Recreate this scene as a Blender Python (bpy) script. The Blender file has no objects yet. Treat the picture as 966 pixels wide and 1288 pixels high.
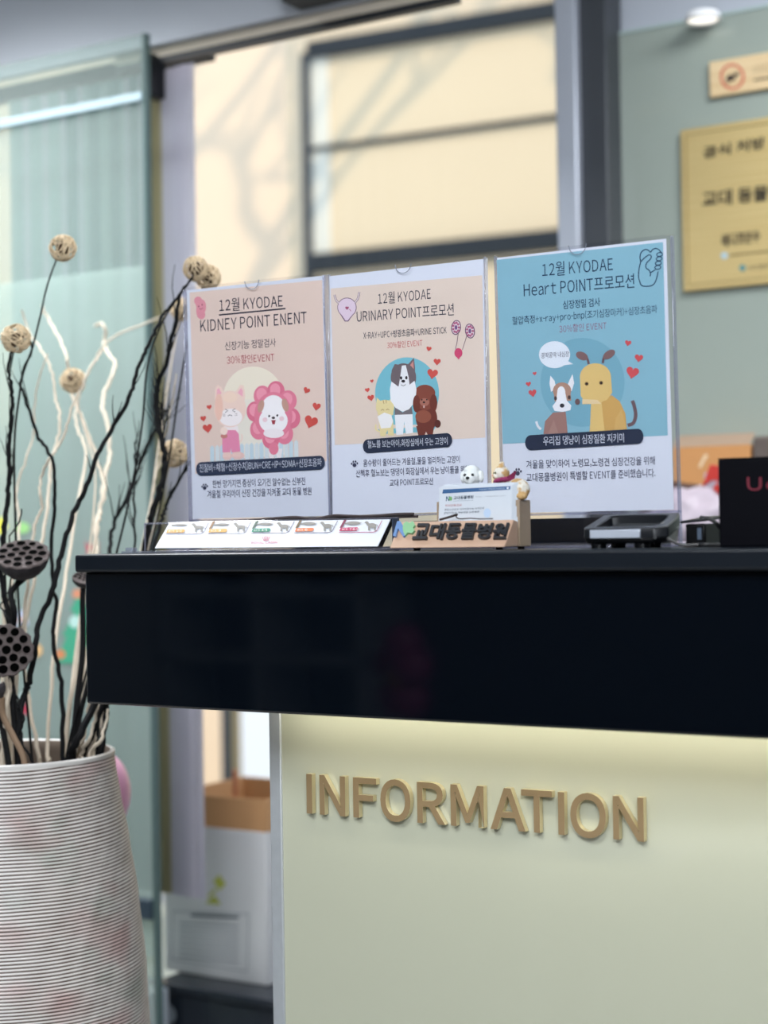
import bpy, bmesh, math, random
from mathutils import Vector, Matrix, noise
random.seed(7)
C = bpy.context.scene.collection
SC = bpy.context.scene
R_ = math.radians

# ------------------------------------------------------------------ camera
F, CX, CY = 2100.0, 483.0, 644.0
CAM = Vector((0.0, -1.7, 1.117))
RC = Matrix.Rotation(R_(31.952), 3, 'Z') @ Matrix.Rotation(math.pi/2 + R_(0.85), 3, 'X') @ Matrix.Rotation(R_(-0.9), 3, 'Z')
cd = bpy.data.cameras.new('camera'); cam = bpy.data.objects.new('camera', cd); C.objects.link(cam)
cam.matrix_world = Matrix.Translation(CAM) @ RC.to_4x4()
cd.sensor_fit = 'AUTO'; cd.sensor_width = 36; cd.lens = 36*F/1288
cd.clip_start = 0.05; cd.clip_end = 200
cd.dof.use_dof = True; cd.dof.focus_distance = 1.98; cd.dof.aperture_fstop = 3.0
SC.camera = cam

def ray(px, py): return RC @ Vector(((px-CX)/F, (CY-py)/F, -1))
def PL(px, py, p, n):
    d = ray(px, py); n = Vector(n)
    return CAM + d*((Vector(p)-CAM).dot(n)/d.dot(n))
def PY(px, py, Y): return PL(px, py, (0, Y, 0), (0, 1, 0))
def PX(px, py, X): return PL(px, py, (X, 0, 0), (1, 0, 0))
def PZ(px, py, Z): return PL(px, py, (0, 0, Z), (0, 0, 1))

# ------------------------------------------------------------------ world, sun, lamps, exposure
w = bpy.data.worlds.new('sky'); SC.world = w; w.use_nodes = True
bg = w.node_tree.nodes['Background']; bg.inputs[0].default_value = (0.62, 0.78, 1.0, 1); bg.inputs[1].default_value = 2.5
def lamp(name, kind, loc, target, energy, col, size=None, sy=None):
    l = bpy.data.lights.new(name, kind); l.energy = energy; l.color = col
    if kind == 'AREA':
        l.shape = 'RECTANGLE'; l.size = size; l.size_y = sy or size
    o = bpy.data.objects.new(name, l); C.objects.link(o); o.location = loc
    o.rotation_euler = (Vector(target)-Vector(loc)).to_track_quat('-Z', 'Y').to_euler()
    return o
SUN = Vector((0.84, -0.40, 0.42)).normalized()
s = lamp('sun', 'SUN', SUN*30, (0, 0, 0), 3.6, (1.0, 0.83, 0.60)); s.data.angle = R_(.6)
lamp('ceiling_area_lamp', 'AREA', (0.5, -2.3, 2.42), (-0.8, 0.0, 1.15), 128, (0.88, 0.935, 1.0), 1.2, 0.9)
lamp('ceiling_area_lamp', 'AREA', (-1.1, -1.75, 2.43), (-1.3, -1.35, 0.0), 66, (0.90, 0.95, 1.0), 1.2, 0.6)
lamp('ceiling_area_lamp', 'AREA', (-0.3, 0.75, 2.43), (-0.3, 0.9, 0.0), 42, (0.95, 0.97, 1.0), 0.9, 0.5)
lamp('ceiling_area_lamp', 'AREA', (-2.45, 0.22, 2.43), (-2.35, 0.45, 0.0), 40, (0.94, 0.97, 1.0), 0.8, 0.4).data.spread = R_(128)  # added fill lamp without a fitting, brightens the dim space behind the counter
SC.view_settings.view_transform = 'Standard'; SC.view_settings.look = 'None'
SC.view_settings.gamma = 1; SC.view_settings.exposure = -0.3; SC.view_settings.use_curve_mapping = False

# ------------------------------------------------------------------ materials
def lin(c):
    f = lambda u: u/12.92 if u <= .04045 else ((u+.055)/1.055)**2.4
    return tuple(f(x/255) for x in c[:3]) + (1,)
MATS = {}
def mat(name, col, rough=.5, metal=0, spec=.5, nstr=0, nscale=20, bump=0, bscale=60, coat=0, emit=0):
    if name in MATS: return MATS[name]
    m = bpy.data.materials.new(name); m.use_nodes = True; nt = m.node_tree; b = nt.nodes['Principled BSDF']
    b.inputs['Base Color'].default_value = lin(col); b.inputs['Roughness'].default_value = rough
    b.inputs['Metallic'].default_value = metal; b.inputs['Specular IOR Level'].default_value = spec
    b.inputs['Coat Weight'].default_value = coat
    if emit:
        b.inputs['Emission Color'].default_value = lin(col); b.inputs['Emission Strength'].default_value = emit
    if nstr or bump:
        tc = nt.nodes.new('ShaderNodeTexCoord')
    if nstr:
        n = nt.nodes.new('ShaderNodeTexNoise'); n.inputs['Scale'].default_value = nscale; n.inputs['Detail'].default_value = 5
        nt.links.new(tc.outputs['Object'], n.inputs['Vector'])
        r = nt.nodes.new('ShaderNodeMixRGB'); r.blend_type = 'MIX'
        r.inputs[1].default_value = lin([max(0, x*(1-nstr)) for x in col]); r.inputs[2].default_value = lin([min(255, x*(1+nstr)) for x in col])
        nt.links.new(n.outputs[0], r.inputs[0]); nt.links.new(r.outputs[0], b.inputs['Base Color'])
    if bump:
        n2 = nt.nodes.new('ShaderNodeTexNoise'); n2.inputs['Scale'].default_value = bscale
        nt.links.new(tc.outputs['Object'], n2.inputs['Vector'])
        bp = nt.nodes.new('ShaderNodeBump'); bp.inputs['Strength'].default_value = bump; bp.inputs['Distance'].default_value = .003
        nt.links.new(n2.outputs[0], bp.inputs['Height']); nt.links.new(bp.outputs[0], b.inputs['Normal'])
    MATS[name] = m; return m
def glassy(name, tint=(255, 255, 255), gloss=.06, rough=.0, haze=0, hcol=(230, 235, 240), fres=True):
    """thin clear sheet: light goes through, a little is mirrored, optional milky film"""
    if name in MATS: return MATS[name]
    m = bpy.data.materials.new(name); m.use_nodes = True; nt = m.node_tree
    for n in list(nt.nodes):
        if n.type != 'OUTPUT_MATERIAL': nt.nodes.remove(n)
    out = nt.nodes['Material Output']
    t = nt.nodes.new('ShaderNodeBsdfTransparent'); t.inputs[0].default_value = lin(tint)
    g = nt.nodes.new('ShaderNodeBsdfGlossy'); g.inputs['Roughness'].default_value = rough
    last = t
    if haze:
        d = nt.nodes.new('ShaderNodeBsdfDiffuse'); d.inputs[0].default_value = lin(hcol)
        tr = nt.nodes.new('ShaderNodeBsdfTranslucent'); tr.inputs[0].default_value = lin(hcol)
        a = nt.nodes.new('ShaderNodeMixShader'); a.inputs[0].default_value = .5
        nt.links.new(d.outputs[0], a.inputs[1]); nt.links.new(tr.outputs[0], a.inputs[2])
        x = nt.nodes.new('ShaderNodeMixShader'); x.inputs[0].default_value = haze
        nt.links.new(t.outputs[0], x.inputs[1]); nt.links.new(a.outputs[0], x.inputs[2]); last = x
    y = nt.nodes.new('ShaderNodeMixShader')
    if fres:
        fr = nt.nodes.new('ShaderNodeFresnel'); ior = 1.0 + gloss*8
        ge = nt.nodes.new('ShaderNodeNewGeometry'); mr = nt.nodes.new('ShaderNodeMapRange')   # same mirror share from either face
        mr.inputs['To Min'].default_value = ior; mr.inputs['To Max'].default_value = 1/ior
        nt.links.new(ge.outputs['Backfacing'], mr.inputs[0]); nt.links.new(mr.outputs[0], fr.inputs['IOR'])
        nt.links.new(fr.outputs[0], y.inputs[0])
    else: y.inputs[0].default_value = gloss
    nt.links.new(last.outputs[0], y.inputs[1]); nt.links.new(g.outputs[0], y.inputs[2])
    nt.links.new(y.outputs[0], out.inputs['Surface'])
    MATS[name] = m; return m
def ink(c):
    return mat('print_%d_%d_%d' % tuple(c[:3]), c, .55, 0, .25)

# ------------------------------------------------------------------ mesh builder
FR = {}
def frame_of(o): return FR.get(o.name, Matrix.Identity(4))
class MB:
    def __init__(s): s.v = []; s.f = []; s.m = []; s.mats = []
    def mi(s, m):
        if m not in s.mats: s.mats.append(m)
        return s.mats.index(m)
    def add(s, vs, fs, m):
        k = len(s.v); i = s.mi(m); s.v += [Vector(v) for v in vs]
        for f in fs: s.f.append([k+a for a in f]); s.m.append(i)
    def hexa(s, p, m):  # 8 points: bottom loop 0-3, top loop 4-7
        s.add(p, [(3, 2, 1, 0), (4, 5, 6, 7), (0, 1, 5, 4), (1, 2, 6, 5), (2, 3, 7, 6), (3, 0, 4, 7)], m)
    def box(s, a, b, m):
        (x0, y0, z0), (x1, y1, z1) = a, b
        s.hexa([(x0, y0, z0), (x1, y0, z0), (x1, y1, z0), (x0, y1, z0), (x0, y0, z1), (x1, y0, z1), (x1, y1, z1), (x0, y1, z1)], m)
    def prism(s, pts, ext, m):
        n = len(pts); e = Vector(ext); P = [Vector(p) for p in pts]
        s.add(P+[p+e for p in P], [list(range(n))[::-1], [n+i for i in range(n)]]+[(i, (i+1) % n, n+(i+1) % n, n+i) for i in range(n)], m)
    def tube(s, pts, rad, m, sides=8, closed=False):
        P = [Vector(p) for p in pts]; n = len(P); vs = []
        rad = rad if isinstance(rad, (list, tuple)) else [rad]*n
        nrm = None
        for i in range(n):
            a = P[(i-1) % n] if (closed or i > 0) else P[i]; b = P[(i+1) % n] if (closed or i < n-1) else P[i]
            t = (b-a).normalized()
            if nrm is None: nrm = t.orthogonal().normalized()
            nrm = (nrm - t*nrm.dot(t)); nrm = nrm.normalized() if nrm.length > 1e-6 else t.orthogonal().normalized()
            bi = t.cross(nrm)
            for k in range(sides):
                an = 2*math.pi*k/sides; vs.append(P[i]+(nrm*math.cos(an)+bi*math.sin(an))*rad[i])
        fs = []
        for i in range(n if closed else n-1):
            j = (i+1) % n
            for k in range(sides):
                l = (k+1) % sides; fs.append((i*sides+k, i*sides+l, j*sides+l, j*sides+k))
        if not closed: fs += [list(range(sides))[::-1], [(n-1)*sides+k for k in range(sides)]]
        s.add(vs, fs, m)
    def lathe(s, prof, c, m, seg=48, M=None, close=False):
        c = Vector(c); vs = []; M = M or Matrix.Identity(3)
        for r, z in prof:
            for k in range(seg):
                a = 2*math.pi*k/seg; vs.append(c+M @ Vector((r*math.cos(a), r*math.sin(a), z)))
        n = len(prof); fs = []
        for i in range(n-1):
            for k in range(seg):
                l = (k+1) % seg; fs.append((i*seg+k, i*seg+l, (i+1)*seg+l, (i+1)*seg+k))
        if close: fs += [list(range(seg))[::-1], [(n-1)*seg+k for k in range(seg)]]
        s.add(vs, fs, m)
    def ball(s, c, r, m, M=None, seg=20, rings=12):
        r = r if isinstance(r, (tuple, list)) else (r, r, r); M = M or Matrix.Identity(3); c = Vector(c)
        vs = [c+M @ Vector((0, 0, -r[2]))]
        for i in range(1, rings):
            p = -math.pi/2+math.pi*i/rings
            for k in range(seg):
                a = 2*math.pi*k/seg; vs.append(c+M @ Vector((r[0]*math.cos(p)*math.cos(a), r[1]*math.cos(p)*math.sin(a), r[2]*math.sin(p))))
        vs.append(c+M @ Vector((0, 0, r[2]))); fs = []
        for k in range(seg):
            l = (k+1) % seg; fs.append((0, 1+l, 1+k)); fs.append((len(vs)-1, 1+(rings-2)*seg+k, 1+(rings-2)*seg+l))
            for i in range(rings-2): fs.append((1+i*seg+k, 1+i*seg+l, 1+(i+1)*seg+l, 1+(i+1)*seg+k))
        s.add(vs, fs, m)
    def build(s, name, parent=None, origin=None, local=False, bevel=0, smooth=40, kind=None, segs=2):
        me = bpy.data.meshes.new(name)
        if parent is not None:
            fr = frame_of(parent); inv = fr.inverted(); vs = s.v if local else [inv @ v for v in s.v]
        else:
            fr = Matrix.Identity(4)
            if origin is None:
                n = len(s.v); lo = [min(v[i] for v in s.v) for i in range(3)]; hi = [max(v[i] for v in s.v) for i in range(3)]
                origin = Vector(((lo[0]+hi[0])/2, (lo[1]+hi[1])/2, lo[2]))
            if isinstance(origin, Matrix):
                fr = origin; vs = s.v if local else [fr.inverted() @ v for v in s.v]
            else:
                fr = Matrix.Translation(Vector(origin)); vs = [v-Vector(origin) for v in s.v]
        me.from_pydata([tuple(v) for v in vs], [], s.f)
        for m in s.mats: me.materials.append(m)
        me.polygons.foreach_set('material_index', s.m)
        bm = bmesh.new(); bm.from_mesh(me)
        if smooth is not None: bmesh.ops.recalc_face_normals(bm, faces=bm.faces)
        bm.to_mesh(me); bm.free()
        o = bpy.data.objects.new(name, me); C.objects.link(o)
        if parent is not None: o.parent = parent
        else: o.matrix_world = fr
        FR[o.name] = fr
        if smooth:
            for p in me.polygons: p.use_smooth = True
            me.set_sharp_from_angle(angle=R_(smooth))
        if bevel:
            b = o.modifiers.new('bevel', 'BEVEL'); b.width = bevel; b.segments = segs; b.limit_method = 'ANGLE'; b.angle_limit = R_(35)
        if kind: o['kind'] = kind
        return o
def empty(name, loc=None, M=None):
    o = bpy.data.objects.new(name, None); C.objects.link(o); o.empty_display_size = .05
    o.matrix_world = M if M is not None else Matrix.Translation(Vector(loc)); FR[o.name] = o.matrix_world.copy(); return o
def tag(o, label, cat, group=None):
    o['label'] = label; o['category'] = cat
    if group: o['group'] = group
    return o
def box(name, a, b, m, parent=None, bevel=0, kind=None, **k):
    q = MB(); q.box(a, b, m); return q.build(name, parent, bevel=bevel, kind=kind, **k)
def spline(P, n=6):
    P = [Vector(p) for p in P]; out = []
    for i in range(len(P)-1):
        a = P[max(i-1, 0)]; b = P[i]; c = P[i+1]; d = P[min(i+2, len(P)-1)]
        for k in range(n):
            t = k/n; out.append(.5*((2*b)+(c-a)*t+(2*a-5*b+4*c-d)*t*t+(3*b-a-3*c+d)*t**3))
    out.append(P[-1]); return out
_TX = {}
_GL = {}
def _glyph(ch, bold, extr, shear, res):
    key = (ch, bold, extr, shear, res)
    if key in _GL: return _GL[key]
    if ch == 'I':                                            # plain stem
        hw = .047+bold; V = [Vector((x, y, z)) for z in ((-extr, extr) if extr else (0,)) for x, y in ((-hw, -bold), (hw, -bold), (hw, .735+bold), (-hw, .735+bold))]
        Fc = [[0, 1, 2, 3]] if not extr else [[3, 2, 1, 0], [4, 5, 6, 7], [0, 1, 5, 4], [1, 2, 6, 5], [2, 3, 7, 6], [3, 0, 4, 7]]
    else:
        c = bpy.data.curves.new('t', 'FONT'); c.body = chr(ord(ch)+0xFEE0) if 33 <= ord(ch) < 127 else ch
        c.size = 1; c.resolution_u = res; c.offset = bold; c.extrude = extr; c.shear = shear
        o = bpy.data.objects.new('t', c); C.objects.link(o)
        me = bpy.data.meshes.new_from_object(o.evaluated_get(bpy.context.evaluated_depsgraph_get()))
        V = [v.co.copy() for v in me.vertices]; Fc = [list(p.vertices) for p in me.polygons]
        bpy.data.objects.remove(o); bpy.data.curves.remove(c); bpy.data.meshes.remove(me)
    _GL[key] = (V, Fc, min(v.x for v in V), max(v.x for v in V)); return _GL[key]
def glyphs(text, bold=0, extr=0, shear=0, res=3):
    key = (text, bold, extr, shear)
    if key in _TX: return _TX[key]
    V = []; Fc = []; x = 0.0
    for ch in text:
        if ch == ' ': x += .24; continue
        g, gf, gx0, gx1 = _glyph(ch, bold, extr, shear, res)
        asc = 33 <= ord(ch) < 127; k = .88 if asc else 1.0
        if ch in '+': k = .72
        if ch == '-': k = .42
        if asc:
            b_ = .085 if ch in 'IHNMUDEi1' else .03 if ch in 'AVTYXWv+-/' else .06; x0_ = x+b_; adv = b_*2+(gx1-gx0)*k
        else: x0_ = x+gx0; adv = .90
        n = len(V); V += [Vector((x0_+(v.x-gx0)*k, (v.y-.375)*.8+.375 if ch == '+' else v.y, v.z)) for v in g]; Fc += [[n+i for i in f] for f in gf]
        x += adv
    x0, x1 = min(v.x for v in V), max(v.x for v in V); y0, y1 = min(v.y for v in V), max(v.y for v in V)
    V = [Vector(((v.x-x0)/(x1-x0), (v.y-y0)/(y1-y0), v.z)) for v in V]
    _TX[key] = (V, Fc); return _TX[key]

class Art:
    """flat print on a sheet: shapes are given in photograph pixels and carried onto the sheet's own plane"""
    def __init__(s, mb, to, lean=.03, eps=.0001): s.mb = mb; s.to = to; s.lean = lean; s.eps = eps; s.k = 0
    def z(s, L): s.k += 1; return L*s.eps+s.k*.0000025
    def poly(s, P, col, L=1):
        h = s.z(L); s.mb.add([s.to(x, y, h) for x, y in P], [list(range(len(P)))], ink(col))
    def ell(s, cx, cy, rx, ry, col, L=1, rot=0, a0=0, a1=360, n=36):
        c, q = math.cos(R_(rot)), math.sin(R_(rot)); P = []
        full = a1-a0 >= 360
        for k in range(n if full else n+1):
            a = R_(a0+(a1-a0)*k/n); x, y = rx*math.cos(a), -ry*math.sin(a); P.append((cx+x*c-y*q, cy+x*q+y*c))
        s.poly(P, col, L)
    def heart(s, cx, cy, sz, col, L=3, rot=12):
        c, q = math.cos(R_(rot)), math.sin(R_(rot)); P = []
        for k in range(30):
            t = 2*math.pi*k/30; x = 16*math.sin(t)**3/32*sz; y = -(13*math.cos(t)-5*math.cos(2*t)-2*math.cos(3*t)-math.cos(4*t))/30*sz
            P.append((cx+x*c-y*q, cy+x*q+y*c))
        s.poly(P, col, L)
    def stroke(s, P, wd, col, L=3, closed=False, smooth=0):
        if smooth:
            P = [(v.x, v.y) for v in spline([(x, y, 0) for x, y in (P+[P[0]] if closed else P)], smooth)]
            if closed: P = P[:-1]
        n = len(P); A = []; B = []
        for i in range(n):
            a = P[(i-1) % n] if closed or i else P[i]; b = P[(i+1) % n] if closed or i < n-1 else P[i]
            t = Vector((b[0]-a[0], b[1]-a[1])); t = t.normalized() if t.length else Vector((1, 0)); nx, ny = -t.y*wd/2, t.x*wd/2
            A.append((P[i][0]+nx, P[i][1]+ny)); B.append((P[i][0]-nx, P[i][1]-ny))
        h = s.z(L); s.mb.add([s.to(x, y, h) for x, y in A+B], [(i, (i+1) % n, n+(i+1) % n, n+i) for i in range(n if closed else n-1)], ink(col))
    def capsule(s, a, b, h, col, L=3):
        d = Vector((b[0]-a[0], b[1]-a[1])).normalized(); r = h/2; up = Vector((-s.lean, -1)); P = []
        r2 = r*.75
        for k in range(13):
            t = R_(90-15*k); P.append((b[0]-r2+math.cos(t)*r2, b[1]-math.sin(t)*r))
        for k in range(13):
            t = R_(270-15*k); P.append((a[0]+r2+math.cos(t)*r2, a[1]-math.sin(t)*r))
        s.poly(P, col, L)
    def text(s, t, bl, br, h, col, L=4, bold=0, shear=0):
        V, Fc = glyphs(t, bold, 0, shear); q_ = s.z(L)
        s.mb.add([s.to(bl[0]+v.x*(br[0]-bl[0])-v.y*h*s.lean, bl[1]+v.x*(br[1]-bl[1])-v.y*h, q_) for v in V], Fc, ink(col))
    def paw(s, x, y, z, col, L=3):
        s.ell(x, y+z*.18, z*.28, z*.3, col, L)
        for dx, dy in ((-.42, -.02), (-.17, -.32), (.17, -.34), (.42, -.08)): s.ell(x+dx*z, y+dy*z, z*.12, z*.17, col, L)

# palettes
wall_m = mat('painted_wall', (196, 200, 206), .7, nstr=.03, nscale=4)
grey_wall = mat('bulkhead_paint', (182, 186, 194), .55, nstr=.03, nscale=3)
black_gloss = mat('black_gloss', (5, 9, 16), .05, spec=.5)
black_satin = mat('black_satin', (14, 20, 28), .35, spec=.4)
acrylic = glassy('clear_acrylic', (253, 253, 254), .042)
acrylic_edge = glassy('acrylic_edge', (226, 228, 238), .09, .05, .14, (225, 224, 240))

# ------------------------------------------------------------------ room shell
floor_m = mat('floor_tile', (150, 150, 148), .25, nstr=.06, nscale=3)
box('floor', (-5.2, -5.2, -.1), (3.2, 1.62, 0), floor_m, kind='structure', smooth=None)
box('ceiling', (-5.2, -5.2, 2.45), (3.2, 1.75, 2.55), mat('ceiling_paint', (205, 208, 212), .8), kind='structure', smooth=None)
box('wall_rear', (-5.2, -5.3, 0), (3.2, -5.2, 2.45), mat('rear_wall_paint', (88, 92, 98), .7), kind='structure', smooth=None)
box('wall_right', (3.2, -5.2, 0), (3.3, 1.75, 2.45), wall_m, kind='structure', smooth=None)
box('wall_left', (-5.3, -5.2, 0), (-5.2, .9, 2.45), wall_m, kind='structure', smooth=None)
Xp0 = PY(712, 150, 1.45).x; Xp1 = PY(738, 150, 1.45).x; Xp2 = PY(771, 150, 1.45).x
box('wall_back', (Xp2-.1, 1.52, 0), (3.2, 1.62, 2.45), mat('back_wall_paint', (178, 184, 194), .6), kind='structure', smooth=None)
# bulkhead above the shopfront
box('trim_bulkhead', (-5.2, .93, 2.125), (Xp0, .95, 2.45), grey_wall, kind='structure', smooth=None)

# shopfront: window 1 (clear) with silver head, dark gasket, jamb
silver = mat('brushed_silver', (214, 202, 184), .4, .2)
dark_frame = mat('dark_frame', (34, 36, 40), .4)
wf = empty('window_1', PY(450, 300, 1.0)); wf['kind'] = 'structure'
zh = PY(246.6, 66, .97).z
q = MB(); q.box((-2.30, .953, zh), (Xp0+.02, .97, 2.14), silver); q.build('head_rail', wf, bevel=.003)
q = MB(); q.box((-2.30, .952, zh-.013), (Xp0+.02, .972, zh), dark_frame); q.build('gasket', wf)
xb = PY(184, 95, .93).x
q = MB(); q.box((xb-.012, .925, PY(184, 121, .93).z), (xb+.014, .975, zh+.004), dark_frame); q.build('end_bracket', wf, bevel=.002)
q = MB(); q.box((-2.2, 1.43, .0), (Xp0+.01, 1.436, 2.45), glassy('window_glass', (250, 252, 251), .03)); q.build('pane', wf, smooth=None)
# steel column between window and wall
q = MB(); q.box((Xp0, 1.40, 0), (Xp1, 1.47, 2.45), mat('column_silver', (176, 182, 194), .35, .3)); col = q.build('trim_column', kind='structure', bevel=.004)
q = MB(); q.box((Xp1, 1.42, 0), (Xp2, 1.5, 2.45), mat('column_dark', (62, 66, 72), .4, .2)); q.build('trim_column_side', kind='structure', bevel=.003)

# back painted glass board on the back wall
zg = PY(820, 36.5, 1.49).z
glass_grey = mat('back_painted_glass', (150, 160, 152), .06, spec=.5, nstr=.02, nscale=2)
gb = empty('glass_wall_board', PY(880, 400, 1.5)); tag(gb, 'grey green back-painted glass board covering the wall behind the gold plaque', 'wall panel')
Xg = PY(773.5, 150, 1.49).x
q = MB(); q.box((Xg+.012, 1.49, .0), (2.2, 1.52, zg), glass_grey); q.build('panel', gb, smooth=None)
q = MB(); q.box((Xg, 1.488, .0), (Xg+.012, 1.52, zg), mat('glass_edge', (168, 186, 184), .15)); q.box((Xg, 1.487, zg), (2.2, 1.52, zg+.006), mat('glass_edge', (168, 186, 184), .15)); q.build('edge', gb, smooth=None)
# downlight in a small soffit over the board
p = PY(884, 26, 1.44); dl = empty('downlight', p)
tag(dl, 'small round white downlight at the top edge of the glass board', 'ceiling light')
q = MB(); q.lathe([(.0, .016), (.03, .016), (.034, .012), (.036, 0), (.031, -.001), (.029, .004)], p, mat('lamp_white', (235, 236, 238), .4), 40); q.build('trim_ring', dl)
q = MB(); q.lathe([(.0, .002), (.0292, .002), (.0292, .006), (0, .006)], p, mat('lamp_lens', (255, 250, 240), .4, emit=1.4), 40); q.build('lens', dl)
q = MB(); q.tube([p+Vector((0, 0, .012)), p+Vector((0, .03, .02)), p+Vector((0, .08, .02))], .007, mat('lamp_white', (235, 236, 238), .4), 10); q.build('arm', dl)

# sliding glass door at the left
mint = glassy('mint_glass', (238, 245, 242), .07, .0, .20, (232, 242, 238))
film = glassy('frosted_film', (242, 248, 246), .04, .1, .32, (232, 242, 238))
d1 = empty('door_1', (-2.6, .85, 0)); d1['kind'] = 'structure'
Xd = PY(186, 400, .85).x; Xm = PY(140, 1000, .85).x
q = MB(); q.box((-4.2, .846, .02), (Xd, .854, 2.12), mint); q.build('pane', d1, smooth=None)
q = MB(); q.box((-4.2, .842, .3), (Xd-.002, .846, PY(100, 345, .845).z), film); q.build('frosted_film', d1, smooth=None)
zr = PY(90, 140, .84).z
q = MB(); q.box((-4.2, .838, zr-.006), (Xd, .846, zr+.012), mat('rail_pale', (160, 180, 188), .5, .1)); q.build('head_rail', d1, bevel=.002)
q = MB(); q.box((Xd, .842, .02), (Xd+.008, .858, 2.12), mat('door_edge', (78, 98, 96), .3)); q.build('edge_strip', d1)
zb = PY(170, 1140, .85).z
q = MB(); q.box((-4.2, .835, zb-.02), (Xd, .865, zb+.02), mat('door_rail_dark', (44, 60, 72), .4)); q.build('bottom_rail', d1, bevel=.003)

# vertical blinds behind the door glass, stacked at the right
slat_m = mat('blind_fabric', (214, 210, 220), .8, spec=.2, nstr=.02, nscale=30)
slat_o = mat('blind_fabric_olive', (196, 186, 154), .8, spec=.2)
slat_t = mat('blind_fabric_teal', (186, 200, 200), .8, spec=.2)
for m_ in (slat_m, slat_o, slat_t):
    b_ = m_.node_tree.nodes['Principled BSDF']; b_.inputs['Transmission Weight'].default_value = 0
    nt_ = m_.node_tree; tr_ = nt_.nodes.new('ShaderNodeBsdfTranslucent'); tr_.inputs[0].default_value = b_.inputs['Base Color'].default_value; mx_ = nt_.nodes.new('ShaderNodeMixShader'); mx_.inputs[0].default_value = .55
    nt_.links.new(b_.outputs[0], mx_.inputs[1]); nt_.links.new(tr_.outputs[0], mx_.inputs[2]); nt_.links.new(mx_.outputs[0], nt_.nodes['Material Output'].inputs[0])
vb = empty('vertical_blind', (-2.3, .98, PY(230, 1130, .95).z))
tag(vb, 'vertical slat blind hanging behind the mint glass door, stacked white at its right end', 'window blind')
zb0 = PY(230, 1130, .95).z
def slat(x, y, ang, m, wd=.07, zb=None, zt=2.085):
    q = MB(); c, s_ = math.cos(R_(ang))*wd/2, math.sin(R_(ang))*wd/2; n = Vector((-s_, c, 0)).normalized()
    P = []
    for t in (-1, -.5, 0, .5, 1):
        P.append(Vector((x+c*t, y+s_*t, 0))+n*(.006*(1-t*t)))
    vs = [p_+Vector((0, 0, zb if zb else zb0)) for p_ in P]+[p_+Vector((0, 0, zt)) for p_ in P]
    vs += [v+n*.0012 for v in vs]
    fs = [(i, i+1, 6+i, 5+i) for i in range(4)]+[(10+i, 15+i, 16+i, 11+i) for i in range(4)]
    fs += [(i, 10+i, 11+i, i+1) for i in range(4)]+[(5+i, 6+i, 16+i, 15+i) for i in range(4)]+[(0, 5, 15, 10), (4, 14, 19, 9)]
    q.add(vs, fs, m); return q.build('slat', vb, smooth=60)
def xat(px, Y): return PY(px, 300, Y).x
for px, an, m in ((238, 6, slat_m), (231, 10, slat_m), (222, 12, slat_m), (214, 16, slat_m)):
    slat(xat(px, .96+.004*(238-px)/9), .96+.004*(238-px)/9, an, m, .032)
for px, an, m in ((205, 30, slat_o), (199, 34, slat_o), (193, 40, slat_t)): slat(xat(px, .975), .975, an, m, .030)
slat_d = mat('blind_fabric_deep', (98, 120, 122), .8, spec=.2)
for i in range(24):
    px = 183-i*(5.6+.06*i); slat(xat(px, .97), .97, 16, slat_d if i % 4 in (1, 2) and i < 17 else slat_t if i % 3 else slat_m, .024+.0004*i)
q = MB(); q.box((-2.75, .975, 2.09), (-2.07, 1.0, 2.124), dark_frame); q.build('head_track', vb, bevel=.003)

# window stickers on the door glass
def sticker(name, label, shapes):
    q = MB(); a = Art(q, lambda x, y, e: PY(x, y, .8415-e), 0, .0004)
    for sh in shapes: getattr(a, sh[0])(*sh[1:])
    o = q.build(name, smooth=None); sol = o.modifiers.new('solid', 'SOLIDIFY'); sol.thickness = .0002; tag(o, label, 'window sticker', 'festive stickers on the glass door')
GRN = (72, 160, 128)
sticker('window_sticker', 'green christmas tree sticker on the mint glass left of the counter', [
    ('poly', [(70, 834), (84, 800), (78, 800), (94, 770), (88, 768), (104, 738), (122, 770), (114, 772), (132, 802), (122, 802), (138, 836)], GRN, 1),
    ('ell', 94, 782, 7, 8, (180, 214, 206), 2), ('ell', 103, 802, 6, 8, (216, 190, 96), 2), ('ell', 76, 823, 6, 6, (206, 134, 92), 2),
    ('ell', 97, 747, 6, 6, (206, 140, 110), 2), ('ell', 101, 826, 7, 9, (186, 216, 208), 2)])
sticker('window_sticker', 'small red bow sticker on the mint glass above the counter corner', [
    ('poly', [(107, 680), (113, 688), (124, 680), (124, 697), (114, 691), (110, 699)], (186, 84, 96), 1), ('ell', 114, 688, 3, 3, (160, 52, 68), 2)])
sticker('window_sticker', 'yellow and green star sticker at the far left of the mint glass', [
    ('poly', [(-6, 655), (4, 650), (10, 662), (2, 672), (-8, 670)], (214, 214, 84), 1), ('ell', 28, 664, 9, 7, (150, 200, 130), 1)])
sticker('window_sticker', 'orange round sticker on the glass between the branches', [('ell', 47, 818, 6, 8, (222, 176, 120), 1), ('ell', 47, 818, 3, 3, (230, 200, 150), 2)])
sticker('window_sticker', 'pale blue and peach gift sticker behind the middle lotus pod', [('poly', [(20, 770), (34, 766), (36, 786), (22, 788)], (182, 190, 216), 1), ('poly', [(22, 778), (35, 776), (35, 781), (22, 783)], (214, 170, 150), 2)])
sticker('window_sticker', 'small red berry sticker low on the glass above the vase rim', [('ell', 31, 892, 4, 7, (190, 70, 90), 1), ('ell', 29, 875, 3, 4, (206, 216, 222), 1)])

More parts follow.
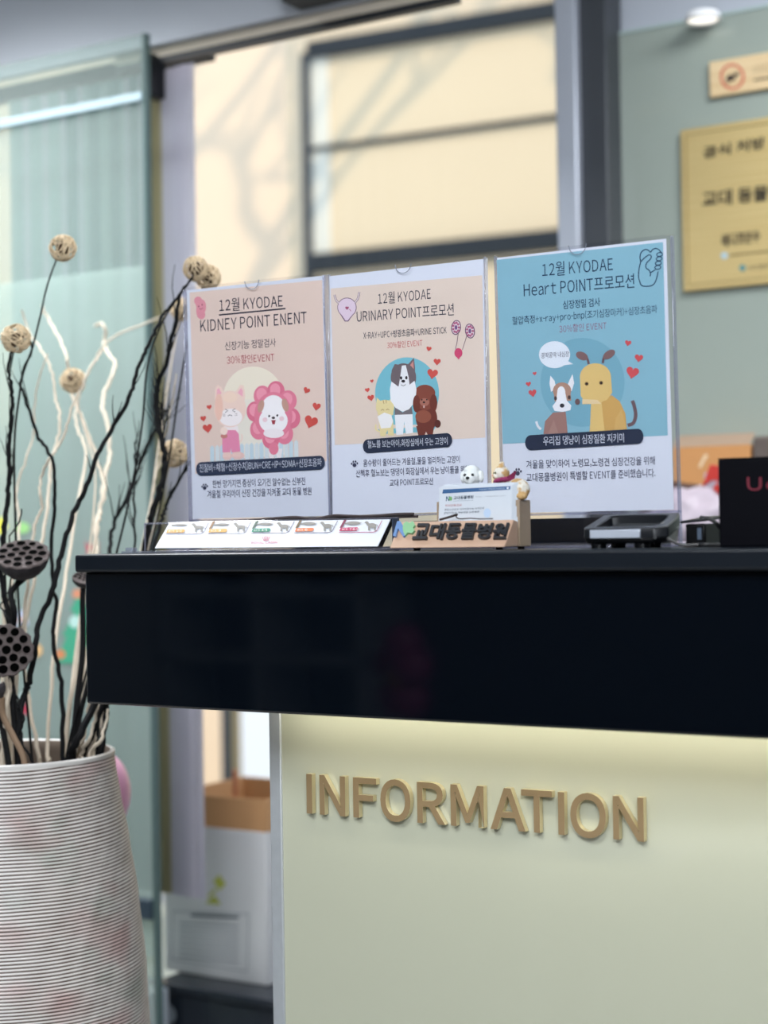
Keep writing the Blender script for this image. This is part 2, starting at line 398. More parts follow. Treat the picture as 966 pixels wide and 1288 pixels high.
# ------------------------------------------------------------------ outside
ang = R_(5.3); bn = Vector((math.sin(ang), -math.cos(ang), 0)); bd = Vector((math.cos(ang), math.sin(ang), 0))
b0 = PY(310, 200, 6.0)
def PB(px, py, off=0): return PL(px, py, b0+bn*off, bn)
beige = mat('sunlit_render', (226, 200, 168), .85, nstr=.03, nscale=1.5, bump=.2, bscale=6)
cream = mat('cream_panel', (226, 200, 164), .7, nstr=.01, nscale=1)
nb = empty('neighbouring_building', Vector((b0.x, b0.y, -.35)))
tag(nb, 'sunlit beige building across the street seen through the shop window', 'building')
o0 = Vector((b0.x, b0.y, 0))
def slab(q, u0, u1, z0, z1, d0, d1, m):
    a = o0+bd*u0+bn*d0; b = o0+bd*u1+bn*d0; e = bn*(d1-d0)
    q.hexa([a+Vector((0, 0, z0)), b+Vector((0, 0, z0)), b+e+Vector((0, 0, z0)), a+e+Vector((0, 0, z0)), a+Vector((0, 0, z1)), b+Vector((0, 0, z1)), b+e+Vector((0, 0, z1)), a+e+Vector((0, 0, z1))], m)
def U(px, py, off=0): return (PB(px, py, off)-o0).dot(bd)
def Zb(px, py, off=0): return PB(px, py, off).z
q = MB(); slab(q, -9, 7, -.35, 6.5, -.5, 0, beige); q.build('wall', nb, smooth=None)
# glazed shutter bays with dark frames
uL, uR = U(395, 200), U(735, 150)
frame_m = mat('building_frame', (12, 12, 14), .5); post_m = mat('building_post', (44, 46, 50), .5, .1)
zt, zm_, zl = Zb(395, 72), Zb(395, 190), Zb(395, 334)
q = MB(); slab(q, U(386, 200), uL, -.35, zt+.02, 0, .05, post_m); q.build('window_post', nb)
for z0, z1 in ((zm_, zt), (zl, zm_)):
    q = MB(); slab(q, uL, uR+1.2, z0, z1, 0, .02, cream); q.build('shutter_panel', nb, smooth=None)
q = MB(); slab(q, uL-.0, uR+1.2, zt-.02, zt+.07, 0, .07, frame_m); q.build('window_frame', nb)
q = MB(); slab(q, uL, uR+1.2, zm_-.012, zm_+.014, 0, .045, frame_m); q.build('window_frame', nb)
q = MB(); slab(q, uL, uR+1.2, zl-.05, zl+.05, 0, .09, frame_m); q.build('window_frame', nb)
q = MB(); slab(q, uL, uR+1.2, -.35, zl-.05, 0, .03, cream); q.build('lower_panel', nb, smooth=None)
q = MB(); slab(q, uL, U(420, 340), zl+.0, zt, .02, .03, mat('painted_reflection', (224, 214, 196), .7)); q.build('painted_reflection', nb, smooth=None)  # pale strip imitates the whitish reflection in the window glass
q = MB(); q.box((-14, 1.62, -.45), (4, 12, -.35), mat('paving', (170, 166, 158), .8, nstr=.06, nscale=5)); pv = q.build('ground_street', kind='structure', smooth=None)
# bare street tree that throws its shade on the building
def tree(base, h, seed):
    rnd = random.Random(seed); q = MB(); bark = mat('tree_bark', (96, 84, 74), .9, nstr=.2, nscale=12)
    def grow(p, d, L, r, lv):
        pts = [p]
        for i in range(5):
            d = (d+Vector((rnd.uniform(-.16, .16), rnd.uniform(-.16, .16), rnd.uniform(-.05, .12)))).normalized(); p = p+d*L/5; pts.append(p)
        q.tube(pts, [r*(1-.1*i) for i in range(6)], bark, 6)
        if lv:
            for i in range(3):
                ax = Vector((rnd.uniform(-1, 1), rnd.uniform(-1, 1), .25)).normalized()
                grow(pts[-1-(i % 3)], (d*.75+ax*.8).normalized(), L*.70, r*.66, lv-1)
    grow(Vector(base), Vector((0, 0, 1)), h*.42, .13, 5)
    return q
tgt = PB(320, 170); tb = tgt+SUN*5.0
o = tree((tb.x, tb.y, -.35), 7.6, 5).build('street_tree', origin=Vector((tb.x, tb.y, -.35)))
tag(o, 'bare street tree outside that throws dappled shade on the beige building', 'tree')

# ------------------------------------------------------------------ reception counter
YF, YL, YP = -.12, -.135, 0.0
ZT, ZL, ZF = 1.101, 1.0785, .9135
XL, XF, XP = -1.434, -1.430, PY(341, 1000, YP).x
XR = .75
rc = empty('reception_counter', (-.4, .1, 0)); tag(rc, 'long black reception counter with pale glass front and brass lettering', 'counter')
q = MB(); q.box((XL, YL, ZL), (XR, .5, ZT), black_satin); q.build('countertop', rc, bevel=.004, segs=3)
q = MB(); q.box((XF, YF, ZF), (XR, YF+.02, ZL), black_gloss); q.box((XF, YF+.02, ZF), (XF+.02, .48, ZL), black_gloss); q.build('fascia', rc, bevel=.003)
q = MB(); q.box((XF+.02, YF+.02, ZF+.03), (XR, .48, ZF+.05), black_satin); q.build('underside', rc, smooth=None)
pan_m = mat('cream_glass', (190, 191, 170), .07, spec=.5, coat=.0)
q = MB(); q.box((XP+.0176, YP, .02), (XR, YP+.02, ZF+.03), pan_m); fp = q.build('front_panel', rc, smooth=None)
q = MB(); q.box((XP, YP-.003, .0), (XP+.0176, YP+.4, ZF+.03), mat('aluminium_trim', (186, 190, 194), .4, .35, nstr=.04, nscale=80)); q.build('corner_trim', rc, bevel=.0015)
q = MB(); q.box((XP+.05, YP+.38, .0), (XR, YP+.4, ZF+.03), black_satin); q.build('back_panel', rc, smooth=None)
# led strip tucked behind the fascia
q = MB(); q.box((XP+.03, -.060, ZF+.0235), (XR-.02, -.050, ZF+.03), mat('led_strip', (255, 246, 214), .4, emit=1.2)); q.build('led_strip', rc, smooth=None)
L = lamp('led_lamp', 'AREA', ((XP+XR)/2, -.055, ZF+.022), ((XP+XR)/2, .01, ZF-.12), 2.3, (1.0, .95, .80), XR-XP-.06, .012)
# brass letters
brass = mat('satin_brass', (158, 134, 100), .45, .35, spec=.4)
brass_e = mat('brass_edge', (214, 200, 160), .35, .5)
base_l, base_r = (52, 147), (910, 219.5); top_l, top_r = (52, 47), (910, 108.5)
def zz(x, y): return (360+x/2.0125, 950+y/2.0125)
for ch, x0, x1 in (('I', 52, 66), ('N', 85, 150), ('F', 170, 229), ('O', 239, 315), ('R', 332, 402), ('M', 417, 501), ('A', 517, 606), ('T', 596, 674), ('I', 689, 705), ('O', 720, 810), ('N', 828, 906)):
    V, Fc = glyphs(ch, .018, .5, 0, 6); q = MB()
    def at(x, t):
        k = (x-52)/(910-52); yb = 147+k*72.5; yt = 47+k*61.5
        if ch == 'O': yb += 3; yt -= 2
        return PY(*zz(x, yb+(yt-yb)*t), YP-.009)
    p0 = at(x0, 0); p1 = at(x1, 0); h = (at((x0+x1)/2, 1)-at((x0+x1)/2, 0)).length
    dx = (p1-p0); fr_ = []; side = []
    vs = [p0+dx*v.x+Vector((0, 0, h*v.y))+Vector((0, (.5-v.z)*.0082, 0)) for v in V]
    for f in Fc:
        zs = [V[i].z for i in f]; (fr_ if max(zs)-min(zs) < .01 else side).append(f)
    q.add(vs, fr_, brass); k = len(q.v)-len(vs)
    i = q.mi(brass_e)
    for f in side: q.f.append([k+a for a in f]); q.m.append(i)
    o = q.build('letter', fp, smooth=30)
# ------------------------------------------------------------------ poster stands
fit = {1: (-1.254, .013, 1.144, 1.96, -1.29, -.07), 2: (-1.038, .020, 1.145, 3.95, 1.18, .59), 3: (-.805, .024, 1.142, -.37, -1.78, -.13)}
def pose(k):
    X, Y, Z, yw, t, ro = fit[k]; yw, t, ro = R_(yw), R_(t), R_(ro)
    ux = Vector((math.cos(yw), math.sin(yw), 0)); n = Vector((math.sin(yw), -math.cos(yw), 0)); v = Vector((0, 0, 1))*math.cos(t)-n*math.sin(t)
    ux, v = ux*math.cos(ro)+v*math.sin(ro), v*math.cos(ro)-ux*math.sin(ro)
    n = ux.cross(v)
    return Matrix(((ux.x, v.x, n.x, X), (ux.y, v.y, n.y, Y), (ux.z, v.z, n.z, Z), (0, 0, 0, 1)))
def paper_art(k):
    M = pose(k); Mi = M.inverted(); p = M.translation; n = M.to_3x3().col[2]
    q = MB(); return M, q, Art(q, lambda x, y, e: (lambda l: Vector((l.x, l.y, l.z+.0005+e)))(Mi @ PL(x, y, p, n)))
paper = mat('white_paper', (216, 220, 231), .6, spec=.3, bump=.12, bscale=14)
def sheet(q, w=.105, h=.297, y0=0): q.box((-w, y0, -.0004), (w, h, .0004), paper)
PEACH, NAVY, INK = (226, 203, 190), (44, 54, 76), (58, 58, 72)
RED, HEART = (176, 82, 92), (206, 84, 76)
# ---- poster one
M1, q, a = paper_art(1); sheet(q)
a.poly([(238.7, 368), (405.4, 352.2), (411.2, 580), (246, 596)], PEACH, 1)
a.ell(319, 501, 38, 40, (238, 228, 208), 2); a.poly([(283, 504), (356, 500), (362, 572), (292, 577)], (232, 226, 212), 2)
for i in range(9):
    for off, cc in ((0, (196, 214, 222)), (6.5, (212, 220, 222))):
        x = 265+i*12.4+off; y = 583-.067*(x-265); a.poly([(x, y), (x+5.2, y-.3), (x+4.8, y-20), (x+2.4, y-23), (x-.4, y-20)], cc, 3)
K = (222, 148, 160)
a.stroke([(249, 377), (252, 385), (252, 393), (254, 398)], 9.5, K, 2, smooth=6); a.ell(249.6, 378.5, 5, 5.5, K, 2); a.ell(253.6, 396, 5, 5.6, K, 2); a.ell(255, 386, 4.6, 9, K, 2)
for x, y in ((250.5, 385.5), (254.7, 383.3)): a.ell(x, y, .7, .9, (120, 60, 80), 4)
a.stroke([(251.5, 388), (253.5, 389), (255.3, 387.3)], .6, (150, 70, 90), 4, smooth=4)
a.text('12월 KYODAE', (276.5, 392.6), (356.3, 386.6), 16.5, INK); a.stroke([(275.9, 396.3), (359.6, 388.2)], 1.7, INK, 4)
a.text('KIDNEY POINT ENENT', (252.7, 417.6), (386.5, 406.6), 14.8, INK)
a.text('신장기능 정말검사', (283.6, 440.8), (347.7, 436), 10.6, (80, 74, 84)); a.text('30%할인EVENT', (286.2, 458.4), (345.6, 454.6), 10.8, RED)
# cat in pink dungarees
CAT, PK = (240, 212, 198), (228, 142, 172)
ear = lambda x, y, s_: a.poly([(x-5.5*s_-1, y+6), (x-3*s_, y-11), (x+1*s_, y-13), (x+6, y+6)], CAT, 4)
a.poly([(270.5, 503), (271.5, 488), (274.5, 484), (279, 487), (284, 497)], CAT, 4); a.poly([(295, 495), (303, 484), (307, 485), (309, 497), (308, 504)], CAT, 4)
a.poly([(273, 499), (273.6, 490), (276, 488), (280, 496)], (240, 176, 190), 5); a.poly([(299, 495), (304, 487.5), (306, 492), (306, 499)], (240, 176, 190), 5)
a.ell(290, 514.5, 20, 23, CAT, 5); a.ell(291, 525, 14.5, 11, (244, 236, 234), 6)
a.ell(276, 512, 5, 17, (238, 196, 178), 6, 0); a.ell(290, 500, 9, 7, (244, 216, 196), 6)
for pts in ([(284, 514.6), (287.4, 516.6), (284, 519)], [(296.5, 514), (293, 516.2), (296.5, 518.4)], [(287.5, 523), (290, 522), (292.6, 523)]): a.stroke(pts, .8, (70, 60, 64), 7)
for dy in (0, 2): a.stroke([(281, 521+dy), (284, 521.3+dy)], .5, (120, 100, 100), 7); a.stroke([(296.4, 520.6+dy), (299.4, 520+dy)], .5, (120, 100, 100), 7)
a.ell(291, 541, 9.5, 10, (242, 232, 230), 4); a.poly([(280, 545), (285, 541), (297, 541), (301, 546), (303, 568), (292, 569), (291.5, 564), (290, 569), (280.5, 569)], PK, 6)
a.ell(282.5, 542, 4.6, 5, (244, 222, 208), 7); a.ell(282.5, 548.5, 4.4, 3, (196, 130, 120), 6)
a.stroke([(302, 556), (305, 552), (304.5, 546)], 1.6, CAT, 4, smooth=4)
a.ell(286.5, 573.5, 6, 5.2, (232, 196, 188), 5); a.ell(300, 573, 8, 5, (232, 196, 188), 5); a.poly([(293, 566), (303, 566), (303, 574), (293, 574)], (236, 202, 192), 5); a.poly([(282, 566), (291, 566), (291, 575), (281, 575)], (236, 202, 192), 5)
# puppy in a ring of petals
FL = (226, 130, 152)
for i in range(8):
    t = R_(45*i+8); x, y = 344.5+23*math.cos(t), 522+30*math.sin(t); a.ell(x, y, 11, 13, FL if i % 2 else (220, 118, 142), 4); a.ell(x-1, y-2, 6.5, 8, (238, 156, 174), 5)
a.ell(344.5, 523, 24, 30, FL, 5)
a.poly([(338, 566), (340, 577), (345, 578), (345.5, 571), (348, 571), (349, 577.5), (354, 576.6), (356, 564)], (236, 228, 228), 4); a.ell(345, 564, 6, 8, FL, 5)
a.ell(344.6, 529, 18, 16, (244, 240, 240), 6); a.ell(344.6, 514, 15, 17, (244, 240, 240), 6); a.ell(345, 545, 13, 6, (240, 232, 232), 6)
a.ell(329, 511, 3.8, 8.2, (196, 154, 138), 7, 14); a.ell(359.5, 509.6, 4, 8.4, (196, 154, 138), 7, -14)
for x, y in ((339.4, 523.4), (349.6, 522.6)): a.ell(x, y, 1.2, 1.5, (50, 44, 48), 7)
a.ell(344.6, 525.6, 2.1, 1.6, (60, 46, 48), 7); a.poly([(342, 528.5), (347.6, 528.2), (346.4, 533.6), (343.6, 534)], (160, 60, 70), 7); a.ell(334, 528, 3, 3, (236, 206, 210), 7); a.ell(355, 526.6, 3, 3, (236, 206, 210), 7)
for x, y, s_, r in ((263.8, 512, 6.5, -10), (256.4, 526.4, 7.5, -10), (261.6, 538.5, 12, -8), (386.3, 491, 8.5, 25), (398.7, 511.2, 10.5, 12), (391.6, 530.3, 17, 18)): a.heart(x, y, s_, HEART, 4, r)
a.capsule((247.5, 590), (409.5, 582), 17.5, NAVY, 8)
a.text('진찰비+채혈+신장수치)BUN+CRE+IP+SDMA+신장초음파', (252, 594.4), (405.6, 586.6), 11, (206, 210, 222), 9)
a.paw(258, 612.3, 8, (66, 70, 92))
a.text('한번 망가지면 증상이 오기전 알수없는 신부전', (268, 613.8), (384.6, 609.8), 9.8, (70, 74, 98)); a.text('겨울철 우리아이 신장 건강을 지켜줄 교대 동물 병원', (261.4, 626.6), (392.4, 622.4), 9.8, (70, 74, 98))
po = q.build('promotional_poster', origin=M1, local=True, smooth=None); tag(po, 'peach event poster with a cat in pink and a flower-ringed puppy', 'poster')
# ---- poster two
M2, q, a = paper_art(2); sheet(q)
P2 = (224, 206, 192)
a.poly([(416.2, 363), (606.8, 346.3), (610.8, 550.4), (421.4, 559.8)], P2, 1)
a.ell(436.8, 386.8, 12.1, 12.3, (110, 80, 110), 2); a.poly([(426, 392), (434, 404.5), (438.5, 404.5), (448, 391)], (110, 80, 110), 2)
a.ell(436.8, 386.8, 11.3, 11.5, (222, 202, 216), 3); a.poly([(427.4, 392), (435, 403.4), (437.8, 403.4), (447, 391.4)], (222, 202, 216), 3); a.heart(437, 387.5, 4.6, (170, 84, 116), 4, 0); a.stroke([(440, 389), (442, 391.5)], .7, (170, 84, 116), 4)
for pts in ([(427.6, 382), (423.4, 378), (421, 371)], [(446.6, 380.6), (450.4, 376), (452.3, 367.5)]): a.stroke(pts, 2.6, (120, 96, 112), 2, smooth=5); a.stroke(pts, 1.4, (222, 206, 208), 3, smooth=5)
a.text('12월 KYODAE', (476, 383.4), (542.3, 376.8), 14.8, INK); a.text('URINARY POINT프로모션', (449.4, 405.8), (571.3, 396.6), 15.2, INK)
a.text('X-RAY+UPC+방광초음파+URINE STICK', (457.6, 427.2), (562.4, 420), 9.6, INK, bold=.008); a.text('30%할인 EVENT', (487.5, 438.8), (531.8, 435.4), 8.6, (196, 92, 98))
for x, y, r in ((574, 412, 8), (591.5, 416.5, -8)):
    a.ell(x, y, 6.2, 9.4, (104, 70, 100), 2, r); a.ell(x, y, 5, 8.2, (226, 212, 214), 3, r)
    for t in range(0, 360, 40): a.ell(x+3.6*math.cos(R_(t)), y+6*math.sin(R_(t)), 1.5, 1.5, (176, 96, 128), 4)
    a.ell(x, y, 1.8, 3, (120, 84, 130), 4)
a.stroke([(577, 418), (575, 432), (573.5, 438), (574.5, 442)], .8, (110, 84, 96), 3); a.stroke([(588, 421), (584.5, 432), (582, 440)], .8, (110, 84, 96), 3)
a.ell(577, 444, 5, 6, (206, 74, 112), 4); a.poly([(574, 448), (580, 448), (577.4, 452.6)], (206, 74, 112), 4)
TEAL = (120, 186, 200)
a.ell(512.4, 494.5, 40.2, 45, TEAL, 2, 0, -62, 242)
a.poly([(476, 540), (480, 546), (545, 543), (549, 536)], (120, 186, 200), 3)
# collie
WHT, GRY = (236, 236, 238), (112, 100, 104)
a.poly([(494.5, 482), (493, 466), (497, 458), (504, 459), (510, 466), (506, 484)], GRY, 4); a.poly([(509, 466), (514, 458), (521, 450), (522.6, 462), (522, 484), (512, 484)], GRY, 4); a.poly([(516, 460), (520.5, 454), (521, 466), (518, 470)], (206, 140, 130), 5)
a.ell(508, 475, 16, 18, GRY, 5); a.poly([(506, 460), (511, 459.5), (514.5, 474), (516, 486), (502, 486), (504, 474)], WHT, 6)
a.poly([(491, 490), (493, 480), (501, 486), (514, 485.5), (522, 479), (524.5, 490), (523, 505), (515, 515), (507, 518), (498, 513), (492, 504)], WHT, 7)
for x, y in ((505.2, 475.6), (511.8, 475.3)): a.ell(x, y, 1.5, 2.2, (46, 40, 44), 8)
a.ell(507.9, 479.6, 2.4, 1.8, (36, 32, 36), 8); a.stroke([(505, 484), (508, 485.6), (511, 483.7)], .7, (90, 80, 84), 8)
a.poly([(497, 512), (507, 519), (518, 511), (520, 523), (497, 524)], (118, 112, 116), 4); a.poly([(497, 522), (519.5, 521), (520, 544.5), (511, 546), (509, 530), (507.5, 546.6), (499, 547)], WHT, 5)
# cream cat
YEL = (230, 214, 160)
a.poly([(473.5, 512), (474.5, 500), (481, 506), (490, 504), (494.5, 499), (496.6, 510), (495, 522), (485, 526), (476, 522)], YEL, 6); a.ell(485, 513, 11.5, 10, YEL, 7)
for pts in ([(480, 516.5), (482, 515), (484, 516.3)], [(486.4, 516), (488.4, 514.6), (490.2, 515.8)], [(482.6, 503.5), (483.6, 508)], [(486.4, 503), (486.6, 507.4)]): a.stroke(pts, .8, (170, 140, 96), 9)
a.poly([(475.5, 524), (484, 519), (493, 522), (495, 530), (492, 538), (480, 539)], (238, 236, 234), 8); a.poly([(477, 530), (495, 528), (496, 548), (489, 548), (488, 541), (485, 549), (479, 549)], YEL, 7)
a.stroke([(478, 543), (473.5, 540), (473.5, 534)], 2, YEL, 7, smooth=4)
# brown poodle
BR, BD = (134, 72, 58), (112, 56, 46)
a.ell(537, 526, 13.5, 17, BD, 5); a.ell(535, 494.5, 13, 10.5, BR, 6); a.ell(535.5, 506, 10, 10, BR, 6); a.ell(524.6, 508, 4.6, 11, BD, 7); a.ell(546, 507, 4.6, 11, BD, 7)
a.ell(534.6, 506, 6, 5, (172, 112, 96), 8); a.ell(534, 506.2, 1.5, 1.2, (40, 26, 26), 9); a.ell(531.4, 503, .9, .9, (30, 20, 20), 9); a.ell(537.6, 502.8, .9, .9, (30, 20, 20), 9); a.ell(534, 511.6, 1, 1.8, (214, 180, 172), 9)
a.ell(533, 524, 10, 8, (146, 84, 66), 6); a.ell(551, 533, 4, 5, (92, 46, 40), 5); a.poly([(524, 536), (547, 534), (545, 547), (539, 548), (536.5, 543), (534, 549), (527, 549)], BD, 6)
for x, y, s_, r in ((540, 438.7, 6.5, 10), (550.3, 455, 9, 4), (544.5, 470, 13.5, 8), (468.3, 479.4, 4.6, -10), (462.6, 490.6, 6, -10), (467, 500.4, 8.5, -12)): a.heart(x, y, s_, HEART, 4, r)
a.capsule((457.2, 561.4), (569.4, 553.6), 17.5, (40, 48, 68), 9)
a.text('혈뇨를 보는아이,화장실에서 우는 고양이', (463.3, 564.2), (563.9, 559.6), 10, (206, 210, 220), 10)
a.paw(446.3, 583.5, 8.5, (60, 62, 84))
GI = (70, 72, 96)
a.text('음수량이 줄어드는 겨울철,물을 멀리하는 고양이', (457.6, 587.6), (579, 582.4), 9.6, GI); a.text('산책후 혈뇨보는 댕댕이 화장실에서 우는 냥이들을 위한', (448.3, 600.4), (591, 594.8), 9.6, GI); a.text('교대 POINT프로모션', (490.9, 612), (545.2, 609.6), 9, GI)
po = q.build('promotional_poster', origin=M2, local=True, smooth=None); tag(po, 'peach event poster with a collie, a cat and a brown poodle on a teal circle', 'poster')
# ---- poster three
M3, q, a = paper_art(3); sheet(q)
BLU = (136, 182, 198); DK = (40, 66, 92)
a.poly([(624.9, 327), (834.2, 304.6), (840.2, 547.7), (632.7, 558.4)], BLU, 1); a.ell(733, 481, 53, 56, (120, 170, 188), 2)
a.text('12월 KYODAE', (682.6, 348.7), (771.4, 341), 18, DK); a.text('Heart POINT프로모션', (659.4, 374), (798.4, 361.8), 18, DK)
a.text('심장정밀 검사', (708.6, 389), (755.4, 385), 10.6, DK, bold=.006); a.text('혈압측정+x-ray+pro-bnp(조기심장마커)+심장초음파', (645, 410.6), (827.2, 395.4), 12.4, DK); a.text('30%할인 EVENT', (704, 419), (763.4, 414.4), 10, (150, 112, 134))
h_ = lambda x, y: (780+x/9.66, 280+y/9.66)
for pts in ([(255, 475), (235, 560), (228, 650), (240, 710), (275, 770), (390, 765), (440, 700), (465, 595)],
            [(255, 475), (245, 420), (262, 360), (310, 328), (350, 338), (372, 360), (400, 328), (440, 315), (480, 335), (505, 372)],
            [(255, 475), (300, 430), (350, 395), (380, 405), (375, 440), (335, 480), (315, 520), (322, 555), (350, 575), (372, 610), (370, 655)], [(372, 610), (430, 575)]):
    a.stroke([h_(*p_) for p_ in pts], 1.25, (34, 62, 92), 4, smooth=5)
for x, y in ((484, 388), (478, 440), (468, 494), (462, 545)): a.stroke([h_(x+36*math.cos(t), y+24*math.sin(t)-.1*36*math.cos(t)) for t in [k*math.pi/7 for k in range(14)]], 1.2, (34, 62, 92), 4, closed=True)
a.ell(697.9, 446.2, 19.6, 17, (226, 232, 240), 3); a.poly([(711, 452), (721.4, 458), (706, 460)], (226, 232, 240), 3); a.text('콩딱콩딱 내심장', (681.4, 451), (716.4, 448.6), 7, (70, 74, 92), 5)
# small brown dog with white face
B1, B2 = (158, 120, 112), (176, 138, 120)
a.poly([(684, 546), (686, 530), (696, 519), (712, 518), (714.5, 545)], B1, 4); a.poly([(690, 545.5), (697, 528), (703, 545)], (168, 132, 122), 5); a.stroke([(681, 540), (677, 536), (675, 530)], 3, (226, 226, 230), 4, smooth=4)
a.poly([(693.6, 493), (691.6, 482), (692.8, 472.6), (698, 479), (700, 488)], (236, 234, 236), 4); a.poly([(713, 489), (716, 480), (720.6, 470.6), (722.6, 482), (719.6, 492)], (236, 234, 236), 4)
a.ell(707.5, 491.5, 11.5, 10.5, B2, 5); a.poly([(697, 492), (718, 491), (719, 504), (698, 505)], B2, 5)
a.ell(706.5, 493, 5, 7, (238, 238, 242), 6); a.poly([(701.6, 493), (711.4, 493), (713.6, 504), (719.2, 510), (718, 516), (708, 518.2), (698, 516.8), (695.4, 511), (700, 505)], (238, 238, 242), 6)
a.ell(707.6, 510.2, 3, 2.6, (56, 54, 62), 7); a.ell(699.4, 501, 1.8, 2.6, (80, 62, 62), 7); a.ell(716.6, 499.8, 1.8, 2.6, (80, 62, 62), 7)
# big yellow dog
Y1, Y2 = (222, 190, 122), (206, 164, 96)
a.poly([(742, 543), (744, 520), (752, 504), (770, 497), (780, 505), (787, 520), (789, 540)], Y2, 4); a.poly([(742.5, 543), (744, 505), (757, 505), (761, 542)], Y1, 5); a.poly([(773, 541), (775, 526), (782, 515), (789, 540)], (212, 172, 106), 5)
a.stroke([(790, 535), (797, 532), (800, 522), (798, 510), (795.6, 504)], 4.5, (112, 88, 92), 4, smooth=5)
a.stroke([(741, 458), (739, 451), (733, 446)], 3, (108, 84, 88), 4, smooth=4); a.ell(732.5, 447.8, 8, 5, (128, 98, 98), 5, 24); a.stroke([(758.6, 457), (760, 450), (765, 446)], 3, (108, 84, 88), 4, smooth=4); a.ell(766.5, 446, 8.6, 4.8, (128, 98, 98), 5, -34)
a.ell(749.5, 474, 19.5, 17, Y1, 6); a.poly([(730, 474), (769, 474), (770.5, 494), (764, 503), (752, 508), (738, 507.5), (731, 498)], Y1, 6); a.poly([(733, 502), (752, 503), (757, 508), (733, 508.4)], (228, 204, 160), 7)
a.ell(727, 505.4, 3.2, 3.8, (116, 92, 92), 8); a.ell(738.5, 482.8, 2.4, 2.4, (126, 96, 60), 7); a.ell(756.6, 481.6, 2.4, 2.4, (126, 96, 60), 7); a.ell(738.7, 482.8, 1.4, 1.4, (50, 40, 40), 8); a.ell(756.8, 481.6, 1.4, 1.4, (50, 40, 40), 8)
for x, y, s_, r in ((790.4, 431.4, 8, 10), (804, 450.3, 10.5, 8), (796, 468.4, 16, 12), (673, 469.8, 5, -8), (665.2, 483, 6.5, -8), (670.4, 494.2, 10, -10)): a.heart(x, y, s_, (208, 84, 88), 4, r)
a.capsule((661.2, 556.8), (810, 548.8), 19, (42, 50, 70), 9); a.text('우리집 댕냥이 심장질환 지키미', (684.3, 560.6), (785.7, 556.2), 11.6, (214, 218, 230), 10)
a.paw(651.6, 593.6, 9.5, (66, 66, 86))
a.text('겨울을 맞이하여 노령묘,노령견 심장건강을 위해', (662.6, 590), (824.3, 584.8), 11, (66, 68, 92)); a.text('교대동물병원이 특별할 EVENT를 준비했습니다.', (662.6, 606.2), (824.8, 600), 11, (66, 68, 92))
po = q.build('promotional_poster', origin=M3, local=True, smooth=None); tag(po, 'blue event poster with a speech bubble and two cartoon dogs', 'poster')
# ---- clear holders
for k, M, lb, wl, wr, hh in ((1, M1, 'clear acrylic sign holder around the left peach poster with the flower puppy', .109, .107, .300),
                         (2, M2, 'clear acrylic sign holder around the middle peach poster with the collie', .106, .1085, .301),
                         (3, M3, 'clear acrylic sign holder around the blue poster on the right', .1075, .113, .301)):
    base_z = -(M.translation.z-ZT)
    h = empty('sign_holder', M=M); tag(h, lb, 'sign holder', 'acrylic sign holders on the counter')
    q = MB(); W_ = 24
    top = []
    for i in range(W_+1):                       # thumb notch in the front sheet's top edge
        x = -wl+(wl+wr)*i/W_; d = abs(x); top.append((x, hh-(.0008 if d < .011 else 0)))
    cs = .004
    pts = [(-wl, base_z), (wr, base_z)]+[(wr, hh-cs)]+[(x, y) for x, y in reversed(top[1:-1])]+[(-wl, hh-cs)]
    q.prism([Vector((x, y, .0022)) for x, y in pts], (0, 0, .0018), acrylic); q.build('front_sheet', h, local=True, smooth=None)
    q = MB(); q.box((-wl, base_z, -.0042), (wr, hh, -.0024), acrylic); q.build('back_sheet', h, local=True, smooth=None)
    for sx in (-wl, wr):
        q = MB(); e = .0012 if sx < 0 else -.0020
        q.box((min(sx, sx+e), base_z, -.0042), (max(sx, sx+e), hh-.002, .0042), acrylic_edge); q.build('side_edge', h, local=True, bevel=.0008)
    q = MB(); q.box((-wl, -.0035, -.0024), (wr, -.0008, .0022), acrylic_edge); q.build('paper_ledge', h, local=True)
    q = MB(); q.tube([Vector((-.011+.022*i/12, hh-math.sqrt(max(0, .011**2-(-.011+.022*i/12)**2)), .0042)) for i in range(13)], .0005, mat('notch_edge', (130, 136, 150), .2), 5); q.build('thumb_notch', h, local=True)
    q = MB(); q.box((-wl, base_z, .0042), (wr, base_z+.004, .028), acrylic_edge); q.box((-wl, base_z, -.06), (wr, base_z+.004, -.0042), acrylic_edge); q.build('base_plate', h, local=True, bevel=.001)

# ------------------------------------------------------------------ leaflet in a slanted clear stand
Ylf = -.085
bl = PY(194.8, 689.3, Ylf); br = PY(475, 687, Ylf)
def solve_y(px, py, X):
    return PX(px, py, X)
tl = solve_y(213.4, 657, bl.x); tr = solve_y(491, 652.7, br.x)
ytop = (tl.y+tr.y)/2; ztop = (tl.z+tr.z)/2; zbot = (bl.z+br.z)/2
ytop = max(min(ytop, -.02), -.07)
nlf = Vector((0, -(ztop-zbot), (ytop-Ylf))).normalized()
plf = Vector((0, Ylf, zbot))
q = MB(); a = Art(q, lambda x, y, e: PL(x, y, plf, nlf)+nlf*(e+.0006), .0, .0001)
cn = [PL(194.8, 689.3, plf, nlf), PL(475, 687, plf, nlf), PL(491, 653.2, plf, nlf), PL(213.4, 657, plf, nlf)]
q.prism(cn, -nlf*.0008, mat('leaflet_paper', (206, 210, 218), .4))
lt = lambda x, y: (170+x/6.04, 640+y/6.04)
cells = ((212, (222, 168, 96), '1-2', .30, (150, 132, 100)), (265, (224, 172, 100), '3', .42, (150, 120, 90)), (319.5, (70, 140, 116), '4-5', .55, (92, 108, 96)), (374, (226, 128, 84), '6', .72, (120, 104, 80)), (430, (186, 66, 104), '7-8-9', .95, (130, 60, 84)))
